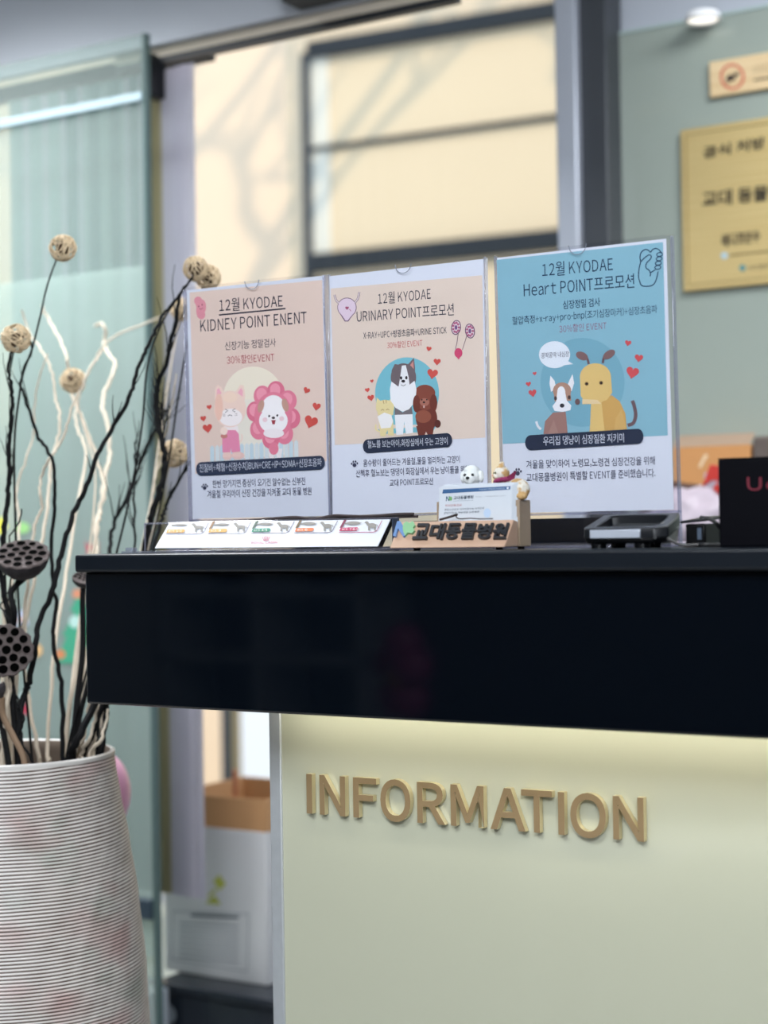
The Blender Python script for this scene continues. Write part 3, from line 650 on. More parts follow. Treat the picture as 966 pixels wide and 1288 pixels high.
for i, (x0, c_, tx, fat, bar) in enumerate(cells):
    y0 = 671.3-(x0-212)*.0095; dx = 50
    a.stroke([(x0-3.5, y0+1), (x0+dx-10, y0+.6), (x0+dx-6, y0-1), (x0+dx+1, y0-14)], .7, (116, 104, 124) if i != 4 else (176, 80, 116), 1)
    if i: a.poly([(x0-2.5, y0-4.6), (x0+3, y0-14.6), (x0+6.4, y0-14.8), (x0+.9, y0-5)], bar, 2)
    a.poly([(x0-3, y0-.6), (x0-1, y0-4.8), (x0+20, y0-5.4), (x0+21.6, y0-3.4), (x0+19, y0-1)], c_, 2)
    a.text('BCS', (x0+.5, y0-1.4), (x0+7.5, y0-1.6), 2.4, (250, 246, 240), 3); a.text(tx, (x0+10, y0-1.4), (x0+11+2.0*len(tx), y0-1.7), 2.8, (250, 246, 240), 3)
    g = (146, 142, 136)
    a.ell(x0+15, y0-10.6, 8.4, .9+fat*1.5, g, 2); a.ell(x0+6, y0-10.2, 2.4, .8, g, 2); a.stroke([(x0+22, y0-10.8), (x0+25, y0-11.2)], .7, g, 2)
    X = x0+32; Yb = y0-7.6                              # dog seen from the side
    a.ell(X+6.4, Yb, 5.2, 1.6+fat*1.5, g, 2); a.poly([(X+1, Yb+1), (X-2, Yb-3.5), (X+1.4, Yb-4.6), (X+4, Yb-1.6)], g, 2); a.poly([(X-3.4, Yb-3.4), (X-1, Yb-5.4), (X+1.8, Yb-4.8), (X, Yb-2.4)], g, 2)
    for lx, ln in ((2.2, 6.6), (3.6, 6.2), (9.4, 6.2), (10.8, 6.5)): a.stroke([(X+lx, Yb), (X+lx-.3, Yb+ln-.4)], .9+fat*.4, g, 2)
    a.stroke([(X+11, Yb-1.2), (X+13, Yb-.6), (X+13.4, Yb+1.6)], .8, g, 2)
RCR = (190, 60, 92)
for k in range(-2, 3): a.stroke([(335+k*1.3, 680.2), (335+k*2.3, 675.6+abs(k)*.5)], .7, RCR, 2); a.ell(335+k*2.3, 675.4+abs(k)*.5, .6, .6, RCR, 2)
a.stroke([(331.6, 680.4), (338.4, 680.2)], .6, RCR, 2)
a.text('ROYAL CANIN', (316.5, 685), (349, 684.2), 3, RCR, 2, bold=.01)
o = q.build('leaflet', smooth=None); tag(o, 'white pet weight chart leaflet with a row of five grey dogs', 'leaflet')
ls = empty('leaflet_stand', Vector((bl.x, Ylf, ZT))); tag(ls, 'low slanted clear acrylic stand holding the weight chart leaflet', 'leaflet stand')
xl, xr = bl.x-.002, br.x+.004
q = MB(); q.prism([Vector((xl, Ylf, zbot-.001))-nlf*.0015, Vector((xr, Ylf, zbot-.001))-nlf*.0015, Vector((xr, ytop, ztop))-nlf*.0015, Vector((xl, ytop, ztop))-nlf*.0015], -nlf*.002, acrylic); q.build('slanted_sheet', ls, smooth=None)
p = PY(184, 657.4, ytop+.012)
q = MB(); q.box((p.x, ytop+.010, ZT), (xr, ytop+.012, ztop), acrylic); q.build('back_sheet', ls, smooth=None)
q = MB()
for a_, b_ in (((p.x, ytop+.009, ztop), (xr, ytop+.009, ztop)), ((p.x, ytop+.009, ZT+.002), (p.x, ytop+.009, ztop))): q.tube([a_, b_], .0012, acrylic_edge, 6)
q.build('edge', ls)
xb2 = PY(160, 690, Ylf).x
q = MB(); q.box((xb2, Ylf-.012, ZT), (xr, ytop+.012, ZT+.003), acrylic_edge); q.build('base_plate', ls, bevel=.0008)
q = MB(); pc = PY(163, 687, Ylf-.004); q.box((pc.x-.006, Ylf-.006, ZT+.003), (pc.x+.006, Ylf+.004, ZT+.0075), acrylic_edge); q.build('clip', ls, bevel=.001)
q = MB(); q.box((xr-.001, ytop-.002, ZT+.003), (xr+.0004, ytop+.012, ztop), mat('dark_endcap', (54, 62, 82), .3)); q.build('end_cap', ls)

# ------------------------------------------------------------------ wooden card holder with raised lettering
wood = mat('light_wood', (190, 156, 132), .55, nstr=.10, nscale=9); wood2 = mat('pale_wood', (158, 138, 116), .6, nstr=.12, nscale=16)
Yw = -.112
wbl = PY(489.4, 684.5, Yw); wbr = PY(634, 687.6, Yw)
wtl = PX(499.8, 655, wbl.x); wtr = PX(648.6, 655, wbr.x)
yt = (wtl.y+wtr.y)/2; zt_ = (wtl.z+wtr.z)/2; zb_ = ZT+.003
yt = max(min(yt, Yw+.045), Yw+.02)
ch_ = empty('card_holder', Vector(((wbl.x+wbr.x)/2, Yw, ZT))); tag(ch_, 'wooden business card holder with raised black lettering, standing mid counter', 'card holder')
x0, x1 = wbl.x, wbr.x
q = MB(); q.prism([Vector((x0, Yw, zb_)), Vector((x0, yt, zt_)), Vector((x0, yt+.010, zt_-.002)), Vector((x0, yt+.010, zb_))], (x1-x0, 0, 0), wood); fbk = q.build('front_block', ch_, bevel=.0012)
nw = Vector((0, -(zt_-zb_), (yt-Yw))).normalized(); pw = Vector((0, Yw, zb_))
z5 = lambda x, y: (470+x/3.864, 560+y/3.864)
black_let = mat('black_lettering', (20, 24, 32), .3); gap_m = mat('letter_outline', (150, 150, 158), .4)
n6 = '교대동물병원'
for i, chx in enumerate(n6):
    xa = 205+i*76.5; xb_ = xa+76; V, Fc = glyphs(chx, .03, .5, 0, 3); q = MB()
    yb_, ytp = 462, 386
    vs = []
    for v in V:
        X = xa-14+v.x*70+v.y*22; Yp = yb_+(ytp-yb_)*v.y+ (X-430)*-.006
        vs.append(PL(*z5(X, Yp), pw, nw)+nw*((v.z+.5)*.0035-.0003))
    q.add(vs, Fc, black_let); q.build('letter', fbk, smooth=None)
q = MB()
lg = lambda pts, col, hgt: q.prism([PL(*z5(x, y), pw, nw)-nw*.0003 for x, y in pts], nw*hgt, col)
lb_, lgn = mat('logo_blue', (84, 124, 176), .4), mat('logo_green', (124, 176, 128), .4)
lg([(98, 448), (118, 378), (132, 374), (160, 420), (158, 445), (148, 452), (122, 410), (112, 450)], lb_, .003)
lg([(146, 412), (150, 388), (166, 378), (180, 386), (196, 376), (206, 396), (196, 408), (204, 420), (190, 436), (170, 432), (158, 446), (150, 430)], lgn, .0034); q.build('logo', fbk, smooth=None)
# rear block with the slot
rb_x1 = PY(660, 660, yt+.03).x; rb_x0 = PY(556, 660, yt+.03).x; zrt = PY(655, 628.5, yt+.02).z
q = MB(); q.box((rb_x0, yt+.018, ZT+.003), (rb_x1, yt+.045, zrt), wood2); q.box((x0+.01, yt+.010, ZT+.003), (rb_x1-.002, yt+.02, ZT+.012), wood2); q.build('rear_block', ch_, bevel=.001)
for fx in (x0+.02, x1-.02, rb_x1-.008):
    q = MB(); q.lathe([(0, 0), (.004, 0), (.004, .003), (0, .003)], (fx, yt+(.004 if fx < rb_x1-.01 else .036), ZT), mat('rubber', (18, 18, 20), .7), 16); q.build('foot', ch_)
# business cards leaning in the slot
yc = yt+.0125
cbl, cbr = PY(551, 660, yc), PY(643.2, 660, yc)
cw = cbr.x-cbl.x; ctz = PY(600, 611.4, yc+.004).z
cn_ = Vector((0, -(ctz-zb_), .006)).normalized()
card_m = mat('card_stock', (206, 212, 220), .5)
for i in range(6):
    off = .0008*i; q = MB(); P0 = Vector((cbl.x+.0010*i, yc+off, ZT+.0125))
    tpz = ctz+.0006*i
    crn = [P0, P0+Vector((cw, 0, 0)), Vector((P0.x+cw, yc+off+.004, tpz)), Vector((P0.x, yc+off+.004, tpz))]
    n_ = (crn[1]-crn[0]).cross(crn[3]-crn[0]).normalized()
    q.prism(crn, -n_*.0005, card_m)
    if i == 0:
        a = Art(q, lambda x, y, e: PL(x, y, P0, n_)+n_*(e+.00005), -.08, .00006)
        z6 = lambda x, y: (545+x/7.43, 570+y/7.43)
        a.poly([z6(85, 378), z6(92, 340), z6(722, 308), z6(718, 340)], (62, 98, 142), 1)
        a.text('Kyodae Animal Hospital', z6(430, 348), z6(668, 336), 2.2, (226, 232, 240), 2); a.ell(*z6(696, 326), 1.4, 1.5, (226, 232, 240), 2)
        a.text('N', z6(118, 448), z6(150, 446), 6, (44, 84, 110), 2, bold=.03); a.ell(*z6(162, 425), 2.2, 2.6, (120, 170, 110), 2)
        a.text('교대동물병원', z6(188, 436), z6(374, 424), 4.4, (48, 62, 80), 2, bold=.02); a.stroke([z6(188, 448), z6(372, 440)], .4, (150, 160, 172), 2)
        a.text('http://blog.naver.com/', z6(396, 416), z6(690, 404), 2, (130, 136, 146), 2)
        a.text('치과전문진료', z6(110, 502), z6(268, 496), 3, (184, 110, 112), 2); a.text('종합건강검진 외과정형수술 치과진료', z6(104, 540), z6(476, 522), 2.6, (86, 96, 112), 2); a.text('한방치료실 예방접종 심장질환', z6(98, 570), z6(432, 556), 2.6, (86, 96, 112), 2)
        a.ell(*z6(505, 560), 4.5, 6, (186, 206, 230), 1)
    o = q.build('business_card', smooth=None)
    tag(o, 'front business card with a blue top band, leaning in the wooden holder' if i == 0 else 'plain white business card stacked behind the front card in the wooden holder', 'business card', 'business cards in the wooden holder')
# twig of frayed cord lying on the holder
q = MB(); P = [PY(x, y, yt+.004) for x, y in ((553, 654.4), (562, 652), (570, 649.5), (575, 648), (574, 651), (579, 653.2), (592, 652.6), (604, 653.4), (620, 653))]
P = [v+Vector((0, 0, .0006)) for v in P]
q.tube(spline(P, 4), [.0013]*13+[.0007]*(len(spline(P, 4))-13), mat('dark_cord', (52, 42, 40), .7), 6); o = q.build('frayed_cord'); tag(o, 'short dark frayed cord lying across the top of the wooden card holder', 'cord')

# ------------------------------------------------------------------ figurines
def fuzzy(parts, name, parent, m, vox=.0007, fuzz=.0006, tex=.004):
    q = MB()
    for c, r, *rest in parts: q.ball(c, r, m, rest[0] if rest else None, 16, 10)
    o = q.build(name, parent)
    r = o.modifiers.new('remesh', 'REMESH'); r.mode = 'VOXEL'; r.voxel_size = vox; r.use_smooth_shade = True
    sm = o.modifiers.new('smooth', 'SMOOTH'); sm.iterations = 3
    if fuzz:
        t = bpy.data.textures.new('fur', 'CLOUDS'); t.noise_scale = tex
        d = o.modifiers.new('fur', 'DISPLACE'); d.texture = t; d.strength = fuzz*2; d.texture_coords = 'LOCAL'
    return o
# white dog
yd = yt+.030; kx = 1.93/2100   # metres per pixel there
dc = PY(593.5, 598.5, yd); dog = empty('dog_figurine', Vector((dc.x, yd, zrt))); tag(dog, 'small fluffy white dog figurine peeping over the business cards', 'figurine')
fwd = (CAM-dc).normalized(); fwd.z = -.1; fwd = (fwd+Vector((-.35, 0, 0))).normalized(); sd = fwd.cross(Vector((0, 0, 1))).normalized(); upv = sd.cross(fwd)
D = lambda f, s_, u: dc+fwd*f+sd*s_+upv*u
fur = mat('white_fur', (226, 230, 230), .9, spec=.2, nstr=.05, nscale=200)
zbod = dc.z-zrt
fuzzy([(D(0, 0, 0), .0105), (D(.007, 0, -.003), (.0072, .0072, .0062)), (D(-.001, -.0105, -.001), (.0034, .004, .0072)), (D(-.001, .0105, -.001), (.0034, .004, .0072)), (D(.0, 0, .006), (.009, .009, .006)),
       ((dc.x, yd, zrt+zbod*.36), (.0105, .0105, zbod*.5)), ((dc.x-.007, yd-.006, zrt+.006), (.0045, .006, .007)), ((dc.x+.007, yd-.006, zrt+.006), (.0045, .006, .007))], 'body', dog, fur)
blk = mat('bead_black', (14, 14, 16), .15)
for s_ in (-1, 1):
    q = MB(); q.ball(D(.0100, .0046*s_, .0018), .0017, blk); q.build('eye', dog)
q = MB(); q.ball(D(.0143, 0, -.0012), (.0022, .0022, .0017), blk); q.build('nose', dog)
# cat with scarf
cc = PY(631, 595, yd); cf = empty('cat_figurine', Vector((cc.x, yd, zrt))); tag(cf, 'small ginger and white cat figurine with a maroon scarf, lying on the card holder', 'figurine')
fwd = Vector((-.75, -.62, -.1)).normalized(); sd = fwd.cross(Vector((0, 0, 1))).normalized(); upv = sd.cross(fwd)
D = lambda f, s_, u: cc+fwd*f+sd*s_+upv*u
ginger = bpy.data.materials.new('ginger_fur'); ginger.use_nodes = True; nt = ginger.node_tree; b = nt.nodes['Principled BSDF']; b.inputs['Roughness'].default_value = .9; b.inputs['Specular IOR Level'].default_value = .2
tc = nt.nodes.new('ShaderNodeTexCoord'); nz = nt.nodes.new('ShaderNodeTexNoise'); nz.inputs['Scale'].default_value = 90
rp = nt.nodes.new('ShaderNodeValToRGB'); rp.color_ramp.elements[0].position = .46; rp.color_ramp.elements[1].position = .56; rp.color_ramp.elements[0].color = lin((224, 218, 206)); rp.color_ramp.elements[1].color = lin((194, 158, 108))
nt.links.new(tc.outputs['Object'], nz.inputs['Vector']); nt.links.new(nz.outputs[0], rp.inputs[0]); nt.links.new(rp.outputs[0], b.inputs['Base Color'])
bz = PY(655, 617, yd)
hh_ = cc.z-zrt
fuzzy([(D(0, 0, 0), (.0088, .0088, .0084)), (D(.0055, 0, -.003), (.0052, .0052, .004)), (D(-.001, -.0055, .008), (.0022, .0022, .0046)), (D(-.001, .0055, .008), (.0022, .0022, .0046)), ((cc.x+.004, yd, zrt+hh_*.45), (.008, .008, hh_*.5)),
       ((bz.x-.004, yd, zrt+.0115), (.0145, .0115, .0125)), ((bz.x-.016, yd, zrt+.010), (.012, .010, .011)), ((cc.x-.006, yd-.008, zrt+.004), (.008, .004, .0042)), ((bz.x+.003, yd-.006, zrt+.004), (.008, .006, .0045))], 'body', cf, ginger)
for s_ in (-1, 1):
    q = MB(); q.ball(D(.0078, .0036*s_, .001), .0013, mat('cat_eye', (92, 98, 60), .2)); q.build('eye', cf)
q = MB(); q.ball(D(.0108, 0, -.0014), (.001, .001, .0008), mat('cat_nose', (196, 130, 124), .5)); q.build('nose', cf)
q = MB(); nk = Vector((cc.x+.003, yd, cc.z-.0085)); sc = mat('maroon_scarf', (136, 38, 84), .7, nstr=.2, nscale=300)
q.tube([nk+Vector((.0098*math.cos(t), .0098*math.sin(t), .0018*math.sin(t+2))) for t in [k*math.pi/12 for k in range(24)]], .0026, sc, 8, closed=True)
q.prism([nk+Vector((.004, -.0088, -.002)), nk+Vector((.013, -.004, .0005)), nk+Vector((.017, -.006, .010)), nk+Vector((.009, -.0095, .004))], (.0006, .002, 0), sc); q.build('scarf', cf)

# ------------------------------------------------------------------ signature pad, card reader, cables
pad_m = mat('pad_gloss', (8, 9, 11), .12, spec=.5); pad_s = mat('pad_satin', (13, 16, 21), .33, spec=.25); pad_c = mat('pad_painted_sheen', (186, 192, 204), .2, .15)
sp_ = empty('signature_pad', PY(790, 690, -.06) * 1.0); sp_.location.z = ZT; FR[sp_.name] = Matrix.Translation(sp_.location)
tag(sp_, 'glossy black signature pad with a raised loop rim on the counter', 'signature pad')
yf, yb = -.112, -.02
pfl = PY(729, 665.5, yf); pfr = PY(827, 664.8, yf)
zf_ = pfl.z; zr_ = PY(790, 646, yb).z
zl_ = lambda y: zf_+(zr_-zf_)*(y-yf)/(yb-yf)
xa_, xb_ = pfl.x, PY(862, 650, yb+.0).x
xa_b = PY(766, 647, yb).x
outline = [(xa_+.005, yf), (pfr.x-.004, yf), (pfr.x+.008, yf+.010), (xb_+.002, yb-.022), (xb_-.006, yb), (xa_b+.008, yb), (xa_b-.004, yb-.006), (xa_, yf+.010)]
tilt = lambda x, y, d=0: Vector((x, y, zl_(y)+d))
q = MB(); n = len(outline); cxm = sum(p_[0] for p_ in outline)/n; cym = sum(p_[1] for p_ in outline)/n
shr = lambda p_, k: (cxm+(p_[0]-cxm)*k, cym+(p_[1]-cym)*k)
ringA = [tilt(*p_, -.010) for p_ in outline]; ringB = [Vector((shr(p_, .93)[0], shr(p_, .93)[1], ZT+.005)) for p_ in outline]
q.add(ringB+ringA, [list(range(n))[::-1], [n+i for i in range(n)]]+[(i, (i+1) % n, n+(i+1) % n, n+i) for i in range(n)], pad_m); q.build('housing', sp_, bevel=.002)
q = MB()   # rim: frame with an opening
o1 = [tilt(*p_, -.010) for p_ in outline]; o2 = [tilt(*shr(p_, .985), 0) for p_ in outline]; i2 = [tilt(*shr(p_, .74), 0) for p_ in outline]; i1 = [tilt(*shr(p_, .72), -.010) for p_ in outline]
vs = o1+o2+i2+i1; fs = []
for r_ in range(3):
    for i in range(n): fs.append((r_*n+i, r_*n+(i+1) % n, (r_+1)*n+(i+1) % n, (r_+1)*n+i))
q.add(vs, fs, pad_s); q.build('rim', sp_, bevel=.0015)
q = MB(); q.add([tilt(*shr(p_, .73), -.0085) for p_ in outline], [list(range(n))], mat('pad_screen', (26, 31, 38), .08)); q.build('screen', sp_, smooth=None)
q = MB(); q.box((xa_+.012, yf-.0012, zf_-.0100), (xa_+.012+.056, yf+.003, zf_-.0012), pad_c); q.build('chrome_strip', sp_, bevel=.0006)  # bright mirror reflection of the strip is painted in as pale silver
for fx, fy in ((xa_+.016, yf+.012), (pfr.x-.022, yf+.012), (xb_-.02, yb-.04), (xa_b+.016, yb-.012)):
    q = MB(); q.lathe([(0, 0), (.008, 0), (.0085, .006), (0, .006)], (fx, fy, ZT), pad_m, 20); q.build('foot', sp_)
# card reader behind
yr0, yr1 = -.045, .02
xr0, xr1 = PY(846, 660, yr0).x+.014, PY(887, 660, yr0).x
rd = empty('card_reader', Vector(((xr0+xr1)/2, (yr0+yr1)/2, ZT))); tag(rd, 'small black card reader box beside the signature pad', 'card reader')
ztr = PY(870, 651.5, yr0).z
q = MB(); q.box((xr0, yr0, ZT+.0005), (xr1, yr1, ztr-.006), mat('reader_black', (9, 10, 12), .4, spec=.2)); q.build('body', rd, bevel=.002)
q = MB(); q.prism([Vector((xr0-.004, yr0-.004, ztr-.006)), Vector((xr1, yr0-.004, ztr-.004)), Vector((xr1+.002, yr1, ztr)), Vector((xr0-.004, yr1, ztr-.001))], (0, 0, .003), pad_s); q.build('lid', rd, bevel=.001)
q = MB(); q.box((xr1-.0085, yr0-.001, ZT+.008), (xr1-.004, yr0+.002, ZT+.02), mat('reader_label', (84, 96, 112), .3)); q.build('label_plate', rd)
cab = mat('black_cable', (14, 15, 17), .45)
def cable(label, P, r=.0022): q = MB(); q.tube(spline(P, 6), r, cab, 8); o = q.build('cable'); tag(o, label, 'cable', 'black cables on the counter')
cable('black cable arching from the card reader to the black box', [Vector((xr1-.012, yr0+.02, ztr+.0005)), PY(884, 651.5, yr0+.01), PY(893, 653, yr0), PY(901, 658, -.05), PY(906, 664, -.045), Vector((PY(910, 670, -.04).x, -.04, ZT+.02))])
cable('black cable looping down the right side of the signature pad', [PY(833, 658, -.085), PY(834, 666, -.095), PY(838, 676, -.1), PY(848, 682, -.1), Vector((PY(860, 686, -.1).x, -.1, ZT+.0024)), Vector((PY(878, 686, -.09).x, -.09, ZT+.0024))], .0016)
cable('black cable lying flat on the counter below the card reader', [Vector((xr1-.01, yr0-.006, ZT+.0024)), Vector((xr1+.012, yr0-.03, ZT+.0024)), Vector((PY(905, 685, -.08).x, -.08, ZT+.0024)), Vector((PY(960, 685, -.1).x, -.1, ZT+.0024)), Vector((-.48, -.1, ZT+.0024))])
# dark crinkled cord along the foot of the posters
q = MB(); cc_ = mat('brown_cord', (72, 62, 62), .6); yk = -.012
P = [PY(x, y, yk) for x, y in ((262, 657), (300, 655.5), (345, 652), (372, 650.6), (395, 652.6), (420, 648.6), (436, 649), (458, 649.4), (478, 648.4), (500, 646.8), (520, 646.4))]
# the cord rests on the back edge of the leaflet stand
for P_ in (P, [v+Vector((.004, .003, -.003)) for v in P]): q.tube(spline(P_, 5), .0018, cc_, 6)
o = q.build('twisted_cord'); tag(o, 'dark twisted cord running along the foot of the two peach posters', 'cord')

# black carton with red lettering
yb0 = -.11; bx0 = PY(903.5, 640, yb0).x; bzt = PY(906, 578, yb0).z
carton = mat('black_carton', (3, 3, 9), .45, spec=.12, nstr=.1, nscale=40)
bc = empty('black_carton', Vector((bx0+.1, -.03, ZT))); tag(bc, 'black product carton with red lettering at the right end of the counter', 'box')
q = MB(); q.box((bx0, yb0, ZT), (bx0+.22, yb0+.07, bzt), carton); q.build('body', bc, bevel=.002)
q = MB(); q.box((bx0, yb0, bzt), (bx0+.22, yb0+.07, bzt+.0012), carton); q.build('lid_flap', bc, bevel=.0005)
V, Fc = glyphs('Uo', .012, 0); pl, pr_ = PY(939.5, 617, yb0-.0004), PY(982, 617.6, yb0-.0004); hU = (PY(948, 600, yb0)-PY(948, 617, yb0)).length
q = MB(); q.add([pl+(pr_-pl)*v.x+Vector((0, 0, hU*v.y)) for v in V], Fc, mat('red_print', (104, 18, 38), .5)); q.build('lettering', bc, smooth=None)

# low black tray at the back of the counter behind the holders
ty = .20; tx0, tx1 = PY(520, 660, ty).x, PY(845, 660, ty+.2).x; tz = PY(700, 652, ty).z
tr_ = empty('document_tray', Vector(((tx0+tx1)/2, ty+.05, ZT))); tag(tr_, 'low black document tray at the back of the counter seen under the clear sign holders', 'tray')
tm = mat('tray_black', (24, 30, 40), .3)
for a_, b_, nm in (((tx0, ty, ZT), (tx1, ty+.006, tz), 'front_wall'), ((tx0, ty+.19, ZT), (tx1, ty+.196, tz), 'back_wall'), ((tx0, ty+.006, ZT), (tx0+.006, ty+.19, tz), 'side_wall'), ((tx1-.006, ty+.006, ZT), (tx1, ty+.19, tz), 'side_wall'), ((tx0+.006, ty+.006, ZT), (tx1-.006, ty+.19, ZT+.004), 'bottom')):
    q = MB(); q.box(a_, b_, tm); q.build(nm, tr_)
# ------------------------------------------------------------------ shelf behind the counter with boxes and bags
ys = 1.2
zs_ = PY(890, 690, ys).z
bk = empty('back_desk', (-.3, 1.25, 0)); tag(bk, 'dark low desk against the back wall behind the counter', 'desk')
dk = mat('desk_dark', (38, 46, 58), .4)
xk0 = PY(640, 660, 1.05).x
q = MB(); q.box((xk0, 1.0, zs_-.03), (1.6, 1.485, zs_), dk); q.build('top', bk, bevel=.003)
for x in (xk0+.02, 1.55):
    q = MB(); q.box((x, 1.02, 0), (x+.03, 1.46, zs_-.03), dk); q.build('side_panel', bk)
q = MB(); q.box((xk0+.05, 1.44, .05), (1.55, 1.46, zs_-.03), dk); q.build('back_panel', bk, smooth=None)
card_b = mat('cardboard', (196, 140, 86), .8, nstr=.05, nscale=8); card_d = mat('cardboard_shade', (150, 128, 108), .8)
bx = empty('cardboard_box', Vector((PY(890, 680, 1.36).x, 1.4, zs_))); tag(bx, 'orange brown cardboard box on the desk below the glass board', 'box')
xa, xb_, z1 = PY(846, 600, 1.33).x, PY(944, 600, 1.33).x, PY(890, 561, 1.33).z
q = MB(); q.box((xa, 1.33, zs_), (xb_, 1.47, z1), card_b); q.build('body', bx, bevel=.002)
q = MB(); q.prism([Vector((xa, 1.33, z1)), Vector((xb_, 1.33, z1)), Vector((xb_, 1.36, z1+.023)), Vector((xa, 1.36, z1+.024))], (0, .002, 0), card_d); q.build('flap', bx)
q = MB(); a = Art(q, lambda x, y, e: PY(x, y, 1.3296-e), 0, .0003); a.stroke([(880, 588), (884, 580), (889, 572)], 4, (222, 196, 160), 1); a.stroke([(885, 575), (890, 573)], 4, (222, 196, 160), 1); q.build('print_mark', bx, smooth=None)
xg, xh = PY(946, 560, 1.33).x, PY(1010, 560, 1.33).x; zq = PY(946, 549, 1.33).z
q = MB(); q.box((xg, 1.33, zs_), (xh, 1.46, zq), mat('brown_grey_fabric', (92, 82, 76), .85, nstr=.15, nscale=60)); o = q.build('storage_box', bevel=.006); tag(o, 'dark brown grey storage box right of the cardboard box', 'box')
# dark brown bag slumped in front of the box
def lump(name, label, cat, c, r, m, seed, amp=.25, sub=4):
    bm = bmesh.new(); bmesh.ops.create_icosphere(bm, subdivisions=sub, radius=1)
    for v in bm.verts:
        k = 1+amp*noise.noise(v.co*1.7+Vector((seed, 0, 0)))+amp*.5*noise.noise(v.co*4+Vector((seed, 3, 0)))
        v.co = Vector((v.co.x*r[0]*k, v.co.y*r[1]*k, max(v.co.z*k, -.75)*r[2]))
    q = MB(); c = Vector(c); q.add([c+v.co for v in bm.verts], [[x.index for x in f.verts] for f in bm.faces], m); bm.free()
    o = q.build(name, smooth=80); tag(o, label, cat); return o
p = PY(862, 590, 1.27); lump('brown_bag', 'dark brown crumpled bag lying behind the white plastic bag', 'bag', (p.x-.01, 1.27, zs_+.055), (.085, .03, .075), mat('bag_brown', (72, 48, 40), .6), 2)
p = PY(872, 640, 1.17); pb = lump('plastic_bag', 'crumpled pinkish white plastic bag on the desk left of the black carton', 'bag', (p.x, 1.17, zs_+.048), (.085, .06, .066), mat('bag_white', (172, 160, 170), .5, nstr=.05, nscale=30, bump=.4, bscale=40), 5, .22)
q = MB(); pr0 = PY(893, 598, 1.15)
q.prism([PY(883, 612, 1.15), PY(893, 584, 1.15), PY(906, 586, 1.15), PY(908, 606, 1.15), PY(896, 604, 1.15)], (0, .01, 0), mat('red_plastic', (192, 56, 48), .4))
q.prism([PY(896, 614, 1.148), PY(903, 606, 1.148), PY(909, 616, 1.148), PY(904, 622, 1.148)], (0, .01, 0), mat('red_plastic', (192, 56, 48), .4)); q.box((pr0.x-.012, 1.152, zs_), (pr0.x+.02, 1.158, pr0.z+.005), mat('bag_white', (206, 196, 206), .35))
o = q.build('red_packet', bevel=.001); tag(o, 'red and white packet standing behind the left edge of the black carton', 'packet')

# ------------------------------------------------------------------ plaques on the glass board
def brushed(name, c0, c1, sc, rough, metal):
    m = bpy.data.materials.new(name); m.use_nodes = True; nt = m.node_tree; b = nt.nodes['Principled BSDF']; b.inputs['Roughness'].default_value = rough; b.inputs['Metallic'].default_value = metal
    tc = nt.nodes.new('ShaderNodeTexCoord'); mp = nt.nodes.new('ShaderNodeMapping'); mp.inputs['Scale'].default_value = sc
    nz = nt.nodes.new('ShaderNodeTexNoise'); nz.inputs['Scale'].default_value = 1; nz.inputs['Detail'].default_value = 3
    rp = nt.nodes.new('ShaderNodeValToRGB'); rp.color_ramp.elements[0].position = .3; rp.color_ramp.elements[1].position = .7; rp.color_ramp.elements[0].color = lin(c0); rp.color_ramp.elements[1].color = lin(c1)
    nt.links.new(tc.outputs['Object'], mp.inputs[0]); nt.links.new(mp.outputs[0], nz.inputs['Vector']); nt.links.new(nz.outputs[0], rp.inputs[0]); nt.links.new(rp.outputs[0], b.inputs['Base Color'])
    MATS[name] = m; return m
gold = brushed('brushed_gold', (202, 176, 116), (224, 202, 146), (2, 2, 400), .38, .45)
Yq = 1.478
gp = empty('gold_plaque', PY(900, 360, 1.488)); tag(gp, 'large brushed gold plaque with black lettering on the glass board', 'plaque')
pa, pb_ = PY(855, 163.5, Yq), PY(861, 367, Yq)
q = MB(); q.box((pa.x, Yq, pb_.z), (pa.x+.42, Yq+.011, pa.z), gold); q.build('plate', gp, bevel=.003)
q = MB(); g2 = mat('gold_line', (150, 124, 74), .4, .5)
xi = pa.x+.012; zi0, zi1 = pb_.z+.012, pa.z-.012
q.box((xi, Yq-.0006, zi0), (xi+.002, Yq, zi1), g2); q.box((xi, Yq-.0006, zi0), (xi+.396, Yq, zi0+.002), g2); q.box((xi, Yq-.0006, zi1-.002), (xi+.396, Yq, zi1), g2); q.box((xi+.394, Yq-.0006, zi0), (xi+.396, Yq, zi1), g2); q.build('border_line', gp, smooth=None)
q = MB(); a = Art(q, lambda x, y, e: PY(x, y, Yq-.0002-e), 0, .0003); BK = (46, 42, 36)
a.text('공식 처방 전문', (884.5, 200), (1004, 179), 15, BK, bold=.02); q.build('title_lettering', gp, smooth=None); q = MB(); a = Art(q, lambda x, y, e: PY(x, y, Yq-.0002-e), 0, .0003)
a.text('교대 동물병원', (883.5, 261), (1004, 248), 20, BK, bold=.02)
q.build('name_lettering', gp, smooth=None); q = MB(); a = Art(q, lambda x, y, e: PY(x, y, Yq-.0002-e), 0, .0003)
a.text('베나코은수', (908, 311), (956, 304), 15, (60, 54, 46), bold=.02); a.stroke([(908, 296), (954, 291)], 1, (110, 96, 66)); a.ell(911, 321.5, 4.6, 4, (170, 196, 206)); a.stroke([(918, 321), (966, 316), (1000, 313)], 2, (130, 110, 70))
q.build('small_lettering', gp, smooth=None); q = MB(); a = Art(q, lambda x, y, e: PY(x, y, Yq-.0002-e), 0, .0003)
a.ell(934, 337, 4, 4, (70, 136, 142)); a.text('비엔케이', (942, 340), (984, 336), 6, (90, 80, 60))
q.build('badge_print', gp, smooth=None)
wp = empty('wood_plaque', PY(930, 120, 1.488)); tag(wp, 'small pale wooden plaque with a red ring sign above the gold plaque', 'plaque')
